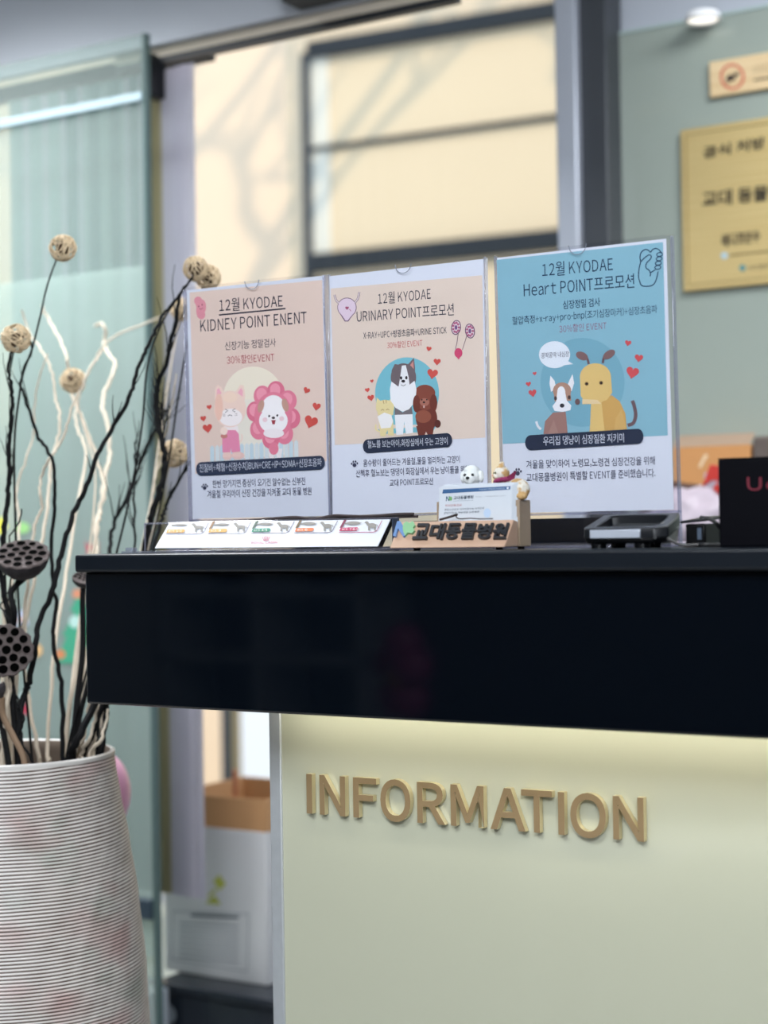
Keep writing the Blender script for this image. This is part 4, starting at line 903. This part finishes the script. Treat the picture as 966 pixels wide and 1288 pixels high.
pa, pb_ = PY(891.5, 78, Yq), PY(893, 123, Yq)
pale_w = brushed('pale_plaque_wood', (206, 176, 130), (226, 204, 164), (3, 3, 60), .5, 0)
q = MB(); q.box((pa.x, Yq, pb_.z), (pa.x+.3, Yq+.011, pa.z), pale_w); q.build('plate', wp, bevel=.002)
q = MB(); a = Art(q, lambda x, y, e: PY(x, y, Yq-.0002-e), 0, .0003)
cx_, cy_ = 921, 96.5; a.stroke([(cx_+14*math.cos(t), cy_+15*math.sin(t)) for t in [k*math.pi/12 for k in range(24)]], 3, (196, 92, 76), 1, closed=True)
a.ell(919, 98, 6, 4, (60, 50, 46), 1, -12); a.poly([(923, 92), (929, 91), (929.5, 95), (924, 97)], (60, 50, 46), 1); a.stroke([(914, 100), (913, 104), (918, 104)], 1.4, (90, 76, 66), 1)
q.build('ring_sign', wp, smooth=None)
q = MB(); a = Art(q, lambda x, y, e: PY(x, y, Yq-.0002-e), 0, .0003); a.text('이디', (947, 95), (970, 91), 13, (176, 156, 122)); a.stroke([(948, 101), (975, 96.4)], 2.6, (96, 84, 70), 1); q.build('lettering', wp, smooth=None)

# black bar standing in for a dark recessed slot in the bulkhead
pA, pB = PY(356, 4, .9), PY(520, -4, .9)
q = MB(); zr0 = PY(400, 1, .9).z
q.prism([Vector((pA.x, .87, zr0+.05)), Vector((pA.x+.02, .87, zr0)), Vector((pA.x+.26, .87, zr0)), Vector((pA.x+.26, .87, zr0+.05))], (0, .06, 0), mat('slot_bar_black', (24, 26, 30), .4)); o = q.build('slot_bar', bevel=.002); tag(o, 'black bar standing in for a dark recessed slot along the pale bulkhead above the window', 'slot')

# ------------------------------------------------------------------ things under and behind the counter at the left
yx = 1.10
pbl = PY(205, 1214, yx); pbr = PY(333, 1240, yx)
zx0 = pbr.z+.0
white_c = mat('white_carton', (226, 226, 228), .7, nstr=.02, nscale=5)
# black case on the floor
yk0 = 1.02
kz = zx0
kc = empty('black_case', Vector((-2.2, 1.2, 0))); tag(kc, 'glossy black storage case under the white carton', 'case')
xk, xk1 = PY(196, 1260, yk0).x, -1.86
q = MB(); q.box((xk, yk0, 0), (xk1, 1.39, kz-.018), mat('case_black', (26, 32, 42), .25)); q.build('body', kc, bevel=.006)
q = MB(); q.box((xk-.006, yk0-.006, kz-.018), (xk1, 1.395, kz), mat('case_black', (26, 32, 42), .25)); q.build('lid', kc, bevel=.004)
q = MB(); pk = PY(213, 1275, yk0-.002); q.lathe([(0, 0), (.016, 0), (.02, .003), (0, .004)], pk, mat('latch_grey', (120, 126, 134), .4), 24, Matrix.Rotation(R_(90), 3, 'X')); q.build('latch', kc)
wc = empty('white_carton', Vector((pbl.x+.1, yx+.12, kz))); tag(wc, 'white printed carton with an open brown top seen below the blind', 'box')
xw0, xw1 = PY(207, 1180, yx).x, PY(336, 1180, yx).x; zw = PY(300, 1044, yx).z; zo = PY(300, 1004, yx).z
q = MB(); q.box((xw0, yx, kz), (xw1, yx+.27, zw), white_c); q.build('body', wc, bevel=.003)
q = MB()
for a_, b_ in (((xw0+.02, yx+.001, zw), (xw1, yx+.006, zo)), ((xw1-.006, yx+.006, zw), (xw1, yx+.262, zo+.0)), ((xw0+.02, yx+.257, zw), (xw1, yx+.262, zo+.0)), ((xw0+.02, yx+.006, zw), (xw0+.026, yx+.257, zo))): q.box(a_, b_, mat('kraft', (206, 156, 108), .8, nstr=.05, nscale=10))
q.build('kraft_rim', wc)
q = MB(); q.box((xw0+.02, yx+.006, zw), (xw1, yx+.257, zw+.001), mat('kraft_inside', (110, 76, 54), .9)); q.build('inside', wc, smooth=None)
q = MB(); a = Art(q, lambda x, y, e: PY(x, y, yx-.0003-e), 0, .0003)
G = (126, 132, 142)
a.stroke([(218, 1146), (313, 1150), (311, 1222), (216, 1206)], 1.2, G, 1, closed=True)
a.stroke([(240, 1151), (300, 1154)], 4, (118, 124, 136), 1)
for i in range(7): a.stroke([(226, 1161+i*7), (300, 1165+i*7.6)], 1.8, G, 1)
YG = (196, 200, 92)
a.poly([(268, 1108), (276, 1100), (284, 1112), (276, 1120)], YG, 1); a.poly([(258, 1136), (270, 1126), (278, 1138)], YG, 1); a.stroke([(262, 1128), (272, 1118)], 3, YG, 1)
q.build('print', wc, smooth=None)
# copper stick in the carton and white panel behind it
pz = PY(296, 990, yx+.12); q = MB(); q.tube([Vector((pz.x, yx+.12, zw+.002)), Vector((pz.x, yx+.12, PY(296, 968, yx+.12).z))], .006, mat('copper', (206, 140, 104), .4, .3), 12); o = q.build('copper_tube'); tag(o, 'short copper coloured tube standing in the open carton', 'tube')
yv = 1.39
xa, xb_ = PY(299, 930, yv).x, PY(400, 930, yv).x
# outside things seen low through the window
def out_box(name, label, cat, px0, py0, px1, py1, Y, m, dep=.3, z0=-.35):
    a_, b_ = PY(px0, py0, Y), PY(px1, py1, Y); q = MB(); q.box((a_.x, Y, z0), (b_.x, Y+dep, a_.z), m); o = q.build(name, bevel=.01); tag(o, label, cat); return o
out_box('white_van_panel', 'bright white board standing outside in the sun above the carton', 'board', 300, 800, 372, 965, 4.6, mat('sunny_white', (240, 240, 238), .6), .05)
out_box('dark_post', 'dark post standing outside to the left of the sunlit white board', 'post', 274, 700, 286, 965, 4.7, mat('post_dark', (56, 62, 66), .5), .05)
out_box('timber_post', 'pale timber post standing outside between the dark post and the white board', 'post', 287, 700, 298, 965, 4.8, mat('post_timber', (176, 158, 118), .7), .05)
out_box('cream_planter', 'cream planter box outside beyond the door beside the vase', 'planter', 168, 1146, 204, 1240, 1.72, mat('planter_cream', (226, 220, 196), .7), .3)
q = MB(); pc = PY(176, 1250, .95); q.box((pc.x-.1, .90, 0), (PY(193, 1250, .95).x, 1.0, PY(180, 1247, .95).z), mat('grey_step', (168, 176, 186), .4)); o = q.build('door_stop_block', bevel=.004); tag(o, 'pale grey block on the floor between the vase and the black case', 'block')

# ------------------------------------------------------------------ vase
VX, VY, VZ = -1.685, .0, .825
vase_m = bpy.data.materials.new('ribbed_glaze'); vase_m.use_nodes = True; nt = vase_m.node_tree; b = nt.nodes['Principled BSDF']; b.inputs['Roughness'].default_value = .42
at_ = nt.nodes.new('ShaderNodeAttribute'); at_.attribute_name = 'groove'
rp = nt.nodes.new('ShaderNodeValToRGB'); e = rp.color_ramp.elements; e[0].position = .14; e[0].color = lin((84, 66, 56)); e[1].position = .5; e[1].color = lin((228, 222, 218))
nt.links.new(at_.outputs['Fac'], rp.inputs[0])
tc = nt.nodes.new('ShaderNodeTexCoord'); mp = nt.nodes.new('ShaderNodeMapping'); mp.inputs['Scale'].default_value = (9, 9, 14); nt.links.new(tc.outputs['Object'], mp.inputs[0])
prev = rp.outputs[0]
for colr, seed, lo in (((222, 150, 152), 0, .60), ((150, 188, 172), 4.3, .62)):  # pink and mint reflections of coloured light, painted into the glaze as noise
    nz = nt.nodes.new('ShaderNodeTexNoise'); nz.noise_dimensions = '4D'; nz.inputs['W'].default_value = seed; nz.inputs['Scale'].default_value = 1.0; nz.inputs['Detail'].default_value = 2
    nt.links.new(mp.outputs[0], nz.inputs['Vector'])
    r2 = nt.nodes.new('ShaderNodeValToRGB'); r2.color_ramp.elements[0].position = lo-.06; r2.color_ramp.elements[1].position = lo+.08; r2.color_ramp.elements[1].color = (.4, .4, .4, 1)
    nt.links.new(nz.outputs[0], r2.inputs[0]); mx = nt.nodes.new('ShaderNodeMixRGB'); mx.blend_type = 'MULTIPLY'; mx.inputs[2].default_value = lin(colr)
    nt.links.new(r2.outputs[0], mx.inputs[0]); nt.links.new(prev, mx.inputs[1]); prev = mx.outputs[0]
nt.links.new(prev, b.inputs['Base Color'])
prof = [(0, .150), (.10, .172), (.25, .190), (.42, .192), (.52, .188), (.62, .178), (.70, .166), (.76, .155), (.80, .149), (.8195, .147)]
def vr(z):
    for (z0, r0), (z1, r1) in zip(prof, prof[1:]):
        if z <= z1:
            t = (z-z0)/(z1-z0); t = t*t*(3-2*t)*.4+t*.6; return r0+(r1-r0)*t
    return prof[-1][1]
NZ, NS = 900, 96; vs = []; gr = []
for i in range(NZ+1):
    z = .8195*i/NZ
    for k in range(NS):
        t = 2*math.pi*k/NS
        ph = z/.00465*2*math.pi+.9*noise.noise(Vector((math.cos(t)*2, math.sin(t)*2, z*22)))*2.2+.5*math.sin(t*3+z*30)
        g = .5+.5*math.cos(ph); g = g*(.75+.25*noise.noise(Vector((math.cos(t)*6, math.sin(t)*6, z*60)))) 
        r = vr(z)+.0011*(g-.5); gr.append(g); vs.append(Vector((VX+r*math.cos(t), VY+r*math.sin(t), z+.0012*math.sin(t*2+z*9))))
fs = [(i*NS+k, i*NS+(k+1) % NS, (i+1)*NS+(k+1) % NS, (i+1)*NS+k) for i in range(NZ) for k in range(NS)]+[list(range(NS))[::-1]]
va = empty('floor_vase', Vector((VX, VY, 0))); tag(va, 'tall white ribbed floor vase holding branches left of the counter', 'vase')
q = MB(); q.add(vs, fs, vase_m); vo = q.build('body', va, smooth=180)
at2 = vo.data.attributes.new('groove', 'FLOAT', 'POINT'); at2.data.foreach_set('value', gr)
rim_m = mat('vase_rim', (216, 212, 208), .4)
q = MB(); q.lathe([(.1465, .8175), (.1478, .820), (.1475, .8236), (.144, .8255), (.1415, .824)], (VX, VY, 0), rim_m, 96); q.build('rim', va)
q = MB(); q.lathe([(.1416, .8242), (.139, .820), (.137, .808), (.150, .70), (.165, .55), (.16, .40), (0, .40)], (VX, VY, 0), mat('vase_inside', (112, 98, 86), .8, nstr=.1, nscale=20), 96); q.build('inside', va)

# ------------------------------------------------------------------ branches, balls and pods standing in the vase
blackw = mat('black_branch', (10, 10, 12), .7, spec=.2, nstr=.3, nscale=60); whitew = mat('bleached_willow', (206, 192, 172), .7, nstr=.08, nscale=40); tanw = mat('tan_stem', (128, 104, 82), .7)
def into_vase(p, depth=.30):
    """continue a stem from the rim down into the vase"""
    v = Vector((p.x-VX, p.y-VY, 0))
    if v.length > .129: v = v.normalized()*.129
    a_ = Vector((VX+v.x, VY+v.y, min(p.z-.03, .78))); return [a_, Vector((VX+v.x*.5, VY+v.y*.5, .80-depth))]
def rod(pts, r0, r1, m, name, parent=None, dep=None, vase=True, jit=.0015, n=5):
    """pts: (px, py, Y) from the tip down to the rim"""
    P = [PY(x, y, Y) for x, y, Y in pts]
    if vase: P += into_vase(P[-1])
    S = spline(P, n); S = [v+Vector((random.uniform(-jit, jit), random.uniform(-jit, jit), 0)) if 0 < i < len(S)-1 else v for i, v in enumerate(S)]
    k = len(S); rad = [r1+(r0-r1)*(i/(k-1))**.7 for i in range(k)]
    rad = [r*(1+.14*noise.noise(Vector((i*.9, r0*900, 1)))) for i, r in enumerate(rad)]
    return P, S, rad
def twig_set(q, S, m, count, lo, hi, L, seed, r=.0009, dirs=None):
    rnd = random.Random(seed)
    for c_ in range(count):
        i = int(len(S)*rnd.uniform(lo, hi)); i = max(1, min(len(S)-2, i)); p_ = S[i]; d = (S[i-1]-S[i+1]).normalized()
        d = (d+Vector((rnd.uniform(-.7, .7), rnd.uniform(-.3, .3), rnd.uniform(-.1, .5)))).normalized(); l = L*rnd.uniform(.5, 1.1); pts = [p_]
        for k in range(5):
            d = (d+Vector((rnd.uniform(-.22, .22), rnd.uniform(-.15, .15), rnd.uniform(.0, .2)))).normalized(); pts.append(pts[-1]+d*l/5)
        q.tube(pts, [r*(1.3-.18*k) for k in range(6)], m, 5)
def branch(label, pts, r0, r1, m=blackw, tw=0, lo=.05, hi=.6, L=.08, seed=1, name='black_branch', cat='branch', group='black branches in the vase', vase=True, extra=()):
    P, S, rad = rod(pts, r0, r1, m, name, vase=vase); q = MB(); q.tube(S, rad, m, 8)
    for ex in extra:
        S2 = spline([PY(*e_) for e_ in ex], 5); q.tube(S2, [r1+(r0*.55-r1)*(i/(len(S2)-1)) for i in range(len(S2))], m, 6)
    if tw: twig_set(q, S, m, tw, lo, hi, L, seed)
    o = q.build(name, origin=S[-1]); tag(o, label, cat, group); return o
branch('thick black branch leaning along the left edge of the photo behind the upper lotus pod', [(15, 442, .0), (11, 462, .0), (14, 485, .0), (16, 505, 0), (14, 530, 0), (11, 560, 0), (12, 590, 0), (10, 612, 0), (9, 640, 0), (4, 678, 0), (1, 712, 0), (8, 760, 0), (14, 800, 0), (16, 850, 0), (20, 900, 0), (28, 958, 0)], .0048, .0016, tw=7, lo=.1, hi=.45, seed=3)
branch('wiry black branch rising straight between the lotus pods and the tree sticker', [(40, 430, .05), (36, 452, .05), (26, 475, .05), (29, 495, .05), (41, 530, .05), (49, 552, .05), (62, 570, .05), (69, 600, .05), (68, 640, .05), (65, 690, .05), (67, 740, .04), (71, 760, .04), (66, 794, .03), (71, 829, .03), (77, 868, .03), (79.5, 950, .02)], .0034, .0014, tw=3, seed=4)
branch('long black branch sweeping right from the vase to the left poster top', [(243, 347, .16), (232, 362, .15), (216, 383, .14), (205, 397, .13), (198, 412, .12), (187, 432, .11), (178, 452, .10), (168, 484, .09), (160, 505, .08), (140, 542, .07), (120, 580, .05), (106, 618, .04), (92, 645, .03), (84.5, 672, .02), (74.5, 706, .01), (66, 744, 0), (50, 779, -.01), (45, 814, -.02), (37, 854, -.02), (32, 871, -.02), (24, 903, -.03), (24, 955, -.04)], .0046, .0014, tw=4, lo=.02, hi=.5, L=.05, seed=5)
branch('thickest black branch bending round the lower rattan ball', [(226, 372, .17), (222, 398, .17), (214, 430, .17), (210, 455, .17), (199, 482, .17), (197, 505, .17), (199, 535, .165), (205, 560, .16), (207, 585, .16), (201, 615, .155), (193, 640, .15), (188, 662, .15), (180, 700, .15), (165, 770, .12), (140, 840, .08), (117, 890, .05), (98, 930, .02), (88, 955, .02)], .0056, .0022, tw=24, lo=.06, hi=.44, L=.09, seed=8)
branch('black branch with fine twigs left of the lower rattan ball', [(208, 515, .24), (200, 535, .24), (188, 553, .24), (178, 578, .23), (168, 604, .22), (157, 632, .2), (146, 652, .2), (140, 672, .19), (138, 690, .18), (134, 740, .15), (122, 800, .11), (112, 850, .08), (98, 910, .05), (90, 955, .04)], .0042, .0012, tw=26, lo=.03, hi=.42, L=.09, seed=11)
branch('black branch showing above the leaflet stand at the foot of the left poster', [(240, 580, .2), (228, 600, .2), (216, 620, .19), (208, 640, .19), (202, 657, .18), (190, 700, .16), (170, 780, .12), (140, 860, .09), (118, 920, .06), (106, 950, .05)], .004, .0016, tw=5, lo=.02, hi=.25, L=.06, seed=13)
branch('thin straight black branch just left of the branch with fine twigs', [(169, 556, .18), (170, 580, .18), (169, 620, .17), (169, 660, .16), (168, 700, .15), (156, 780, .12), (136, 850, .1), (126, 900, .07), (122, 945, .06)], .0026, .0012, tw=5, lo=.02, hi=.35, L=.05, seed=17)
branch('black branch standing at the right rim of the vase below the counter corner', [(142, 820, .1), (138, 860, .09), (134, 890, .08), (131, 920, .07), (127, 948, .06)], .0048, .003, seed=19)
branch('thin dark twig curling up beside the upper lotus pod stem', [(27, 640, -.02), (22, 660, -.02), (12, 680, -.02), (14, 730, -.02), (2, 760, -.02), (8, 775, -.03), (14, 784, -.03), (10, 830, -.04), (22, 880, -.04), (30, 905, -.05), (24, 930, -.05), (40, 956, -.06)], .0016, .0009, tw=4, seed=23)
# bleached willow
WG = 'bleached willow sticks in the vase'
def willow(label, pts, r0, r1, extra=()): return branch(label, pts, r0*.85, r1*.75, whitew, name='bleached_willow', group=WG, extra=extra)
willow('pale willow stick crossing in front of the middle rattan ball', [(131, 438, .2), (122, 452, .18), (110, 470, .16), (101, 492, .15), (91, 510, .14), (84, 535, .13), (74, 560, .12), (60, 580, .1), (52, 600, .1), (50, 622, .09), (53, 640, .09), (44, 660, .08), (40, 690, .07), (34, 740, .05), (28, 800, .04), (20, 870, .02), (16, 950, .02)], .0032, .0018)
willow('pale willow stick with a hooked tip right of the middle rattan ball', [(119, 410, .55), (128, 407, .55), (133, 416, .55), (131, 432, .55), (138, 448, .53), (145, 457, .52), (140, 475, .5), (131, 495, .48), (130, 515, .46), (136, 540, .44), (138, 570, .42), (132, 600, .38), (128, 630, .34), (121, 660, .3), (122, 700, .26), (118, 760, .2), (110, 830, .14), (100, 900, .09), (92, 950, .07)], .0042, .0036)
willow('pale willow stick forking above the middle rattan ball', [(52, 384, .4), (60, 400, .4), (76, 430, .38), (84, 450, .36), (86, 470, .36), (92, 500, .34), (103, 525, .33), (112, 550, .32), (121, 575, .3), (128, 598, .28), (132, 615, .26), (125, 645, .24), (122, 665, .22), (110, 740, .18), (96, 830, .12), (80, 950, .08)], .0042, .0026)
willow('pale willow stick leaning left behind the upper left rattan ball', [(27, 390, .3), (38, 420, .3), (55, 445, .28), (66, 470, .27), (70, 500, .26), (75, 520, .25), (74, 545, .24), (66, 575, .22), (62, 605, .2), (58, 650, .17), (46, 720, .13), (30, 800, .1), (36, 880, .07), (48, 950, .05)], .0036, .002)
willow('pale willow stick arching up to the poster edge from the hooked stick', [(228, 385, .5), (205, 397, .5), (180, 408, .48), (150, 420, .46), (134, 432, .45), (118, 455, .44), (106, 480, .42), (96, 512, .4), (98, 540, .38), (108, 570, .36), (96, 640, .3), (80, 740, .22), (66, 840, .14), (60, 950, .09)], .0034, .0018)
willow('pale willow stick rising beside the lower rattan ball', [(222, 470, .28), (214, 520, .27), (206, 555, .26), (202, 575, .26), (195, 605, .25), (190, 635, .24), (186, 660, .23), (172, 740, .19), (150, 830, .14), (132, 890, .1), (118, 945, .08)], .003, .0012)
willow('thin pale willow stick low at the left of the mint glass', [(60, 445, .2), (50, 475, .2), (44, 510, .2), (42, 545, .2), (32, 580, .18), (23, 605, .17), (21, 630, .16), (25, 655, .15), (20, 700, .12), (8, 780, .08), (4, 860, .05), (6, 950, .03)], .0028, .0014)
for i, (x0, y0, x1, Y) in enumerate(((112, 880, 96, .06), (122, 884, 102, .04), (131, 888, 108, .06), (136, 892, 112, .03), (5, 735, 6, -.02), (14, 750, 10, .03), (9, 800, 3, -.04), (0, 700, 14, .04))):
    big = y0 < 840
    willow('cut end of pale willow bundled ' + ('at the left edge below the upper lotus pod' if big else 'at the right rim of the vase'), [(x0, y0, Y+.03), (x0-3 if not big else x0+5, (y0*2+950)/3, Y+.02), ((x0+x1)/2+2, (y0+950*2)/3, Y), (x1, 950, Y)], .0034 if not big else .0042, .0026)
# rattan balls
rattan = mat('rattan', (210, 188, 154), .75, nstr=.12, nscale=50); rattan2 = mat('rattan_dark', (84, 62, 42), .8)
def wound(seed, R=.0192):
    rnd = random.Random(seed); q = MB(); q.ball((0, 0, 0), R*.55, rattan2, None, 16, 10)
    for k in range(24):
        ax = Vector((rnd.gauss(0, 1), rnd.gauss(0, 1), rnd.gauss(0, 1))).normalized(); off = rnd.uniform(-.5, .5); rr = R*rnd.uniform(.90, 1.0)
        u = ax.orthogonal().normalized(); v = ax.cross(u); c_ = ax*off*rr; r2 = rr*math.sqrt(1-off*off)
        q.tube([c_+(u*math.cos(t)+v*math.sin(t))*r2+ax*.0012*math.sin(3*t+k) for t in [j*2*math.pi/22 for j in range(22)]], R*.042, rattan, 5, closed=True)
    return q
BG = 'rattan balls on stems in the vase'
def ball_pick(label, px, py, Y, R, stem, sm=blackw, seed=1, sr=.0014):
    c = PY(px, py, Y)
    t = empty('rattan_ball_stem', Vector((c.x, c.y, c.z))); tag(t, label, 'decorative ball', BG)
    q = wound(seed, R*(c-CAM).length/F*.98); q.v = [v+c for v in q.v]; q.build('rattan_ball', t)
    P = [c]+[PY(*s_) for s_ in stem]; P += into_vase(P[-1]); S = spline(P, 5); q = MB(); q.tube(S, [sr*(.8+.6*i/len(S)) for i in range(len(S))], sm, 6); q.build('stem', t)
ball_pick('topmost rattan ball on a thin dark stem before the mint glass', 79, 312, .06, 17, [(72, 325, .06), (64, 345, .06), (57, 368, .06), (52, 392, .05), (44, 425, .05), (40, 440, .05), (29, 470, .05), (24, 500, .04), (18, 560, .03), (20, 680, .02), (26, 800, .01), (40, 950, 0)], seed=1)
ball_pick('rattan ball at the far left of the photo on a dark stem', 20, 426, .02, 18.5, [(16, 448, .02), (12, 475, .02), (15, 520, .01), (10, 600, 0), (6, 700, -.01), (12, 820, -.02), (30, 950, -.04)], seed=2)
ball_pick('middle rattan ball crossed by a pale willow stick', 92, 479, .3, 16.5, [(98, 500, .3), (100, 520, .3), (112, 560, .28), (120, 600, .26), (114, 680, .22), (100, 780, .17), (88, 880, .1), (84, 950, .08)], whitew, 3)
ball_pick('lower right rattan ball resting beside the left poster', 219, 570, .23, 18, [(212, 590, .23), (200, 640, .22), (186, 690, .2), (160, 780, .16), (134, 870, .11), (116, 940, .08)], whitew, 4)
ball_pick('upper of the two rattan balls above the left poster corner', 246, 338, .17, 16, [(240, 352, .17), (226, 372, .17), (208, 398, .16), (194, 430, .16), (184, 470, .15), (178, 540, .14), (160, 640, .12), (130, 760, .08), (100, 880, .05), (84, 950, .03)], blackw, 5)
ball_pick('lower of the two rattan balls peeking over the left poster corner', 262, 349, .2, 16, [(250, 380, .2), (236, 430, .2), (224, 500, .2), (212, 580, .19), (196, 660, .18), (166, 770, .14), (132, 870, .1), (112, 940, .08)], blackw, 6)
ball_pick('blurred rattan ball half hidden behind the left poster edge', 229, 389, .42, 15, [(222, 420, .42), (212, 480, .4), (200, 560, .36), (188, 640, .3), (166, 740, .22), (136, 850, .14), (112, 940, .09)], whitew, 7)
# lotus pods
podm = mat('lotus_pod', (42, 37, 40), .75, nstr=.3, nscale=70, bump=.6, bscale=160); podt = mat('lotus_top', (84, 74, 72), .8, nstr=.2, nscale=90, bump=.5, bscale=140); hole = mat('lotus_hole', (3, 3, 3), .9, spec=.02)
PG = 'dried lotus pods in the vase'
def pod(label, px, py, Y, wpx, nrm, stem, depth=.62, seed=1, sm=blackw, holes=17):
    c = PY(px, py, Y); R = wpx/2*(c-CAM).length/F; n = Vector(nrm).normalized(); M = n.to_track_quat('Z', 'Y').to_matrix()
    t = empty('lotus_pod_stem', c); tag(t, label, 'lotus pod', PG); rnd = random.Random(seed)
    q = MB(); seg = 48; prf = [(.10, -depth*1.10), (.28, -depth*.98), (.62, -depth*.74), (.86, -depth*.42), (.97, -depth*.14), (1.0, 0), (.97, .06), (.90, .035), (0, .02)]
    vs = []
    for r, z in prf:
        for k in range(seg):
            an = 2*math.pi*k/seg; f = 1+(.035*math.sin(an*14)+.05*noise.noise(Vector((math.cos(an)*2+seed, math.sin(an)*2, z))))*(1 if r > .3 else 0)
            vs.append(c+M @ Vector((r*f*R*math.cos(an), r*f*R*math.sin(an), z*R)))
    q.add(vs, [(i*seg+k, i*seg+(k+1) % seg, (i+1)*seg+(k+1) % seg, (i+1)*seg+k) for i in range(len(prf)-1) for k in range(seg) if i < 5], podm)
    q.add(vs, [(i*seg+k, i*seg+(k+1) % seg, (i+1)*seg+(k+1) % seg, (i+1)*seg+k) for i in range(5, len(prf)-1) for k in range(seg)], podt); q.build('pod', t, smooth=60)
    pts = [(0, 0)]+[(.40, i*2*math.pi/6+.2) for i in range(6)]+[(.74, i*2*math.pi/11) for i in range(11)]
    for r, an in pts[:holes+1]:
        hc = c+M @ Vector((r*R*math.cos(an), r*R*math.sin(an), .034*R)); q = MB(); hr = R*.160*rnd.uniform(.85, 1.1)
        q.lathe([(hr*1.22, -.01*R), (hr*1.16, .03*R), (hr, .035*R), (hr*.97, .012*R)], hc, podt, 16, M); q.lathe([(hr*1.0, .030*R), (hr*.95, .016*R), (0, .012*R)], hc, hole, 16, M); q.build('seed_hole', t)
    P = [c-n*R*depth*1.05]+[PY(*s_) for s_ in stem]; P += into_vase(P[-1]); S = spline(P, 5); q = MB(); q.tube(S, [.0042]*len(S), sm, 8); q.build('stem', t)
pod('largest dried lotus pod, tilted open upwards beside the counter end', 28, 698, -.03, 66, (.32, -.42, .85), [(14, 745, -.03), (18, 770, -.03), (16, 800, -.02), (14, 860, -.02), (22, 955, -.04)], .98, 1)
pod('dried lotus pod facing the camera below the largest pod', 8, 818, -.06, 66, (.62, -.72, .30), [(-6, 862, -.04), (0, 900, -.04), (10, 955, -.05)], .66, 2)
pod('dried lotus pod half hidden behind the counter corner', 106, 727, .08, 30, (.4, -.30, .86), [(104, 760, .08), (104, 820, .07), (96, 890, .05), (92, 950, .04)], .85, 3, holes=12)
pod('small brown lotus pod cut off at the left edge below the others', -6, 866, -.08, 26, (-.5, -.3, .8), [(4, 900, -.07), (16, 925, -.07), (30, 956, -.08)], 1.0, 4, tanw, holes=7)
# pink balloon behind the vase
pk = PY(146, 1000, .35); q = MB(); q.ball(pk, (.062, .062, .072), mat('pink_balloon', (206, 150, 178), .3), None, 32, 20); o = q.build('body_tmp'); bpy.data.objects.remove(o)
pbn = empty('pink_balloon', Vector((pk.x-.03, .35, 0))); tag(pbn, 'pink balloon on a stick peeping out behind the vase rim', 'balloon')
pk = pk+Vector((-.045, 0, 0)); q = MB(); q.ball(pk, (.058, .058, .072), mat('pink_balloon', (206, 150, 178), .3), None, 32, 20); q.build('balloon', pbn)
q = MB(); q.tube([pk+Vector((0, 0, -.07)), Vector((pk.x, .35, .3)), Vector((pk.x, .35, 0))], .004, mat('lamp_white', (235, 236, 238), .4), 8); q.build('stick', pbn)

# ------------------------------------------------------------------ waiting room behind the camera, mirrored in the black gloss and the glass front
sh = empty('display_shelf', (-4.4, -4.7, 0)); tag(sh, 'pale open display shelving mirrored at the left end of the black fascia', 'shelving')
shm = mat('shelf_grey', (196, 206, 216), .6)
for z in (.1, .55, .86, 1.10, 1.5): q = MB(); q.box((-5.15, -5.15, z), (-4.0, -4.75, z+.03), shm); q.build('shelf_board', sh)
for x in (-5.15, -4.6, -4.03): q = MB(); q.box((x, -5.15, 0), (x+.03, -4.75, 1.75), shm); q.build('side_panel', sh)
q = MB(); q.box((-5.15, -5.18, 0), (-4.0, -5.15, 1.75), mat('shelf_back', (120, 134, 150), .6)); q.build('back_panel', sh, smooth=None)
fb = empty('flower_balloon', (-2.9, -3.3, 0)); tag(fb, 'purple flower balloon on a stick mirrored in the middle of the black fascia', 'balloon')
pur = mat('purple_balloon', (150, 60, 110), .3); fz = .66
for k in range(5):
    t = 2*math.pi*k/5+.3; q = MB(); q.ball((-2.9+.10*math.cos(t)*.75, -3.3+.10*math.cos(t)*.66, fz+.10*math.sin(t)), .07, pur); q.build('petal', fb)
q = MB(); q.ball((-2.87, -3.24, fz), .045, mat('yellow_balloon', (216, 180, 60), .3)); q.build('centre', fb)
q = MB(); q.tube([(-2.9, -3.33, 0), (-2.9, -3.33, fz)], .005, mat('lamp_white', (235, 236, 238), .4), 8); q.build('stick', fb)
for lb, xl_, xr2, yt_ in (('pale cream stool mirrored in the glass front below the lettering', 632, 846, 1062), ('pale cream stool mirrored at the right edge of the glass front', 866, 1010, 1062)):
    a_, b_ = PY(xl_, 1110, 1.25), PY(xr2, 1110, 1.25); zt2 = PY(xl_+20, yt_, 1.25).z
    st = empty('waiting_stool', Vector(((a_.x+b_.x)/2, -1.45, 0))); tag(st, lb, 'stool')
    q = MB(); q.box((a_.x, -1.62, zt2-.13), (b_.x, -1.25, zt2), mat('stool_cream', (226, 222, 210), .6)); q.build('cushion', st, bevel=.03, segs=4)
    for lx in (a_.x+.05, b_.x-.05):
        for ly in (-1.57, -1.30): q = MB(); q.tube([(lx, ly, 0), (lx, ly, zt2-.128)], .012, mat('lamp_white', (235, 236, 238), .4), 10); q.build('leg', st)
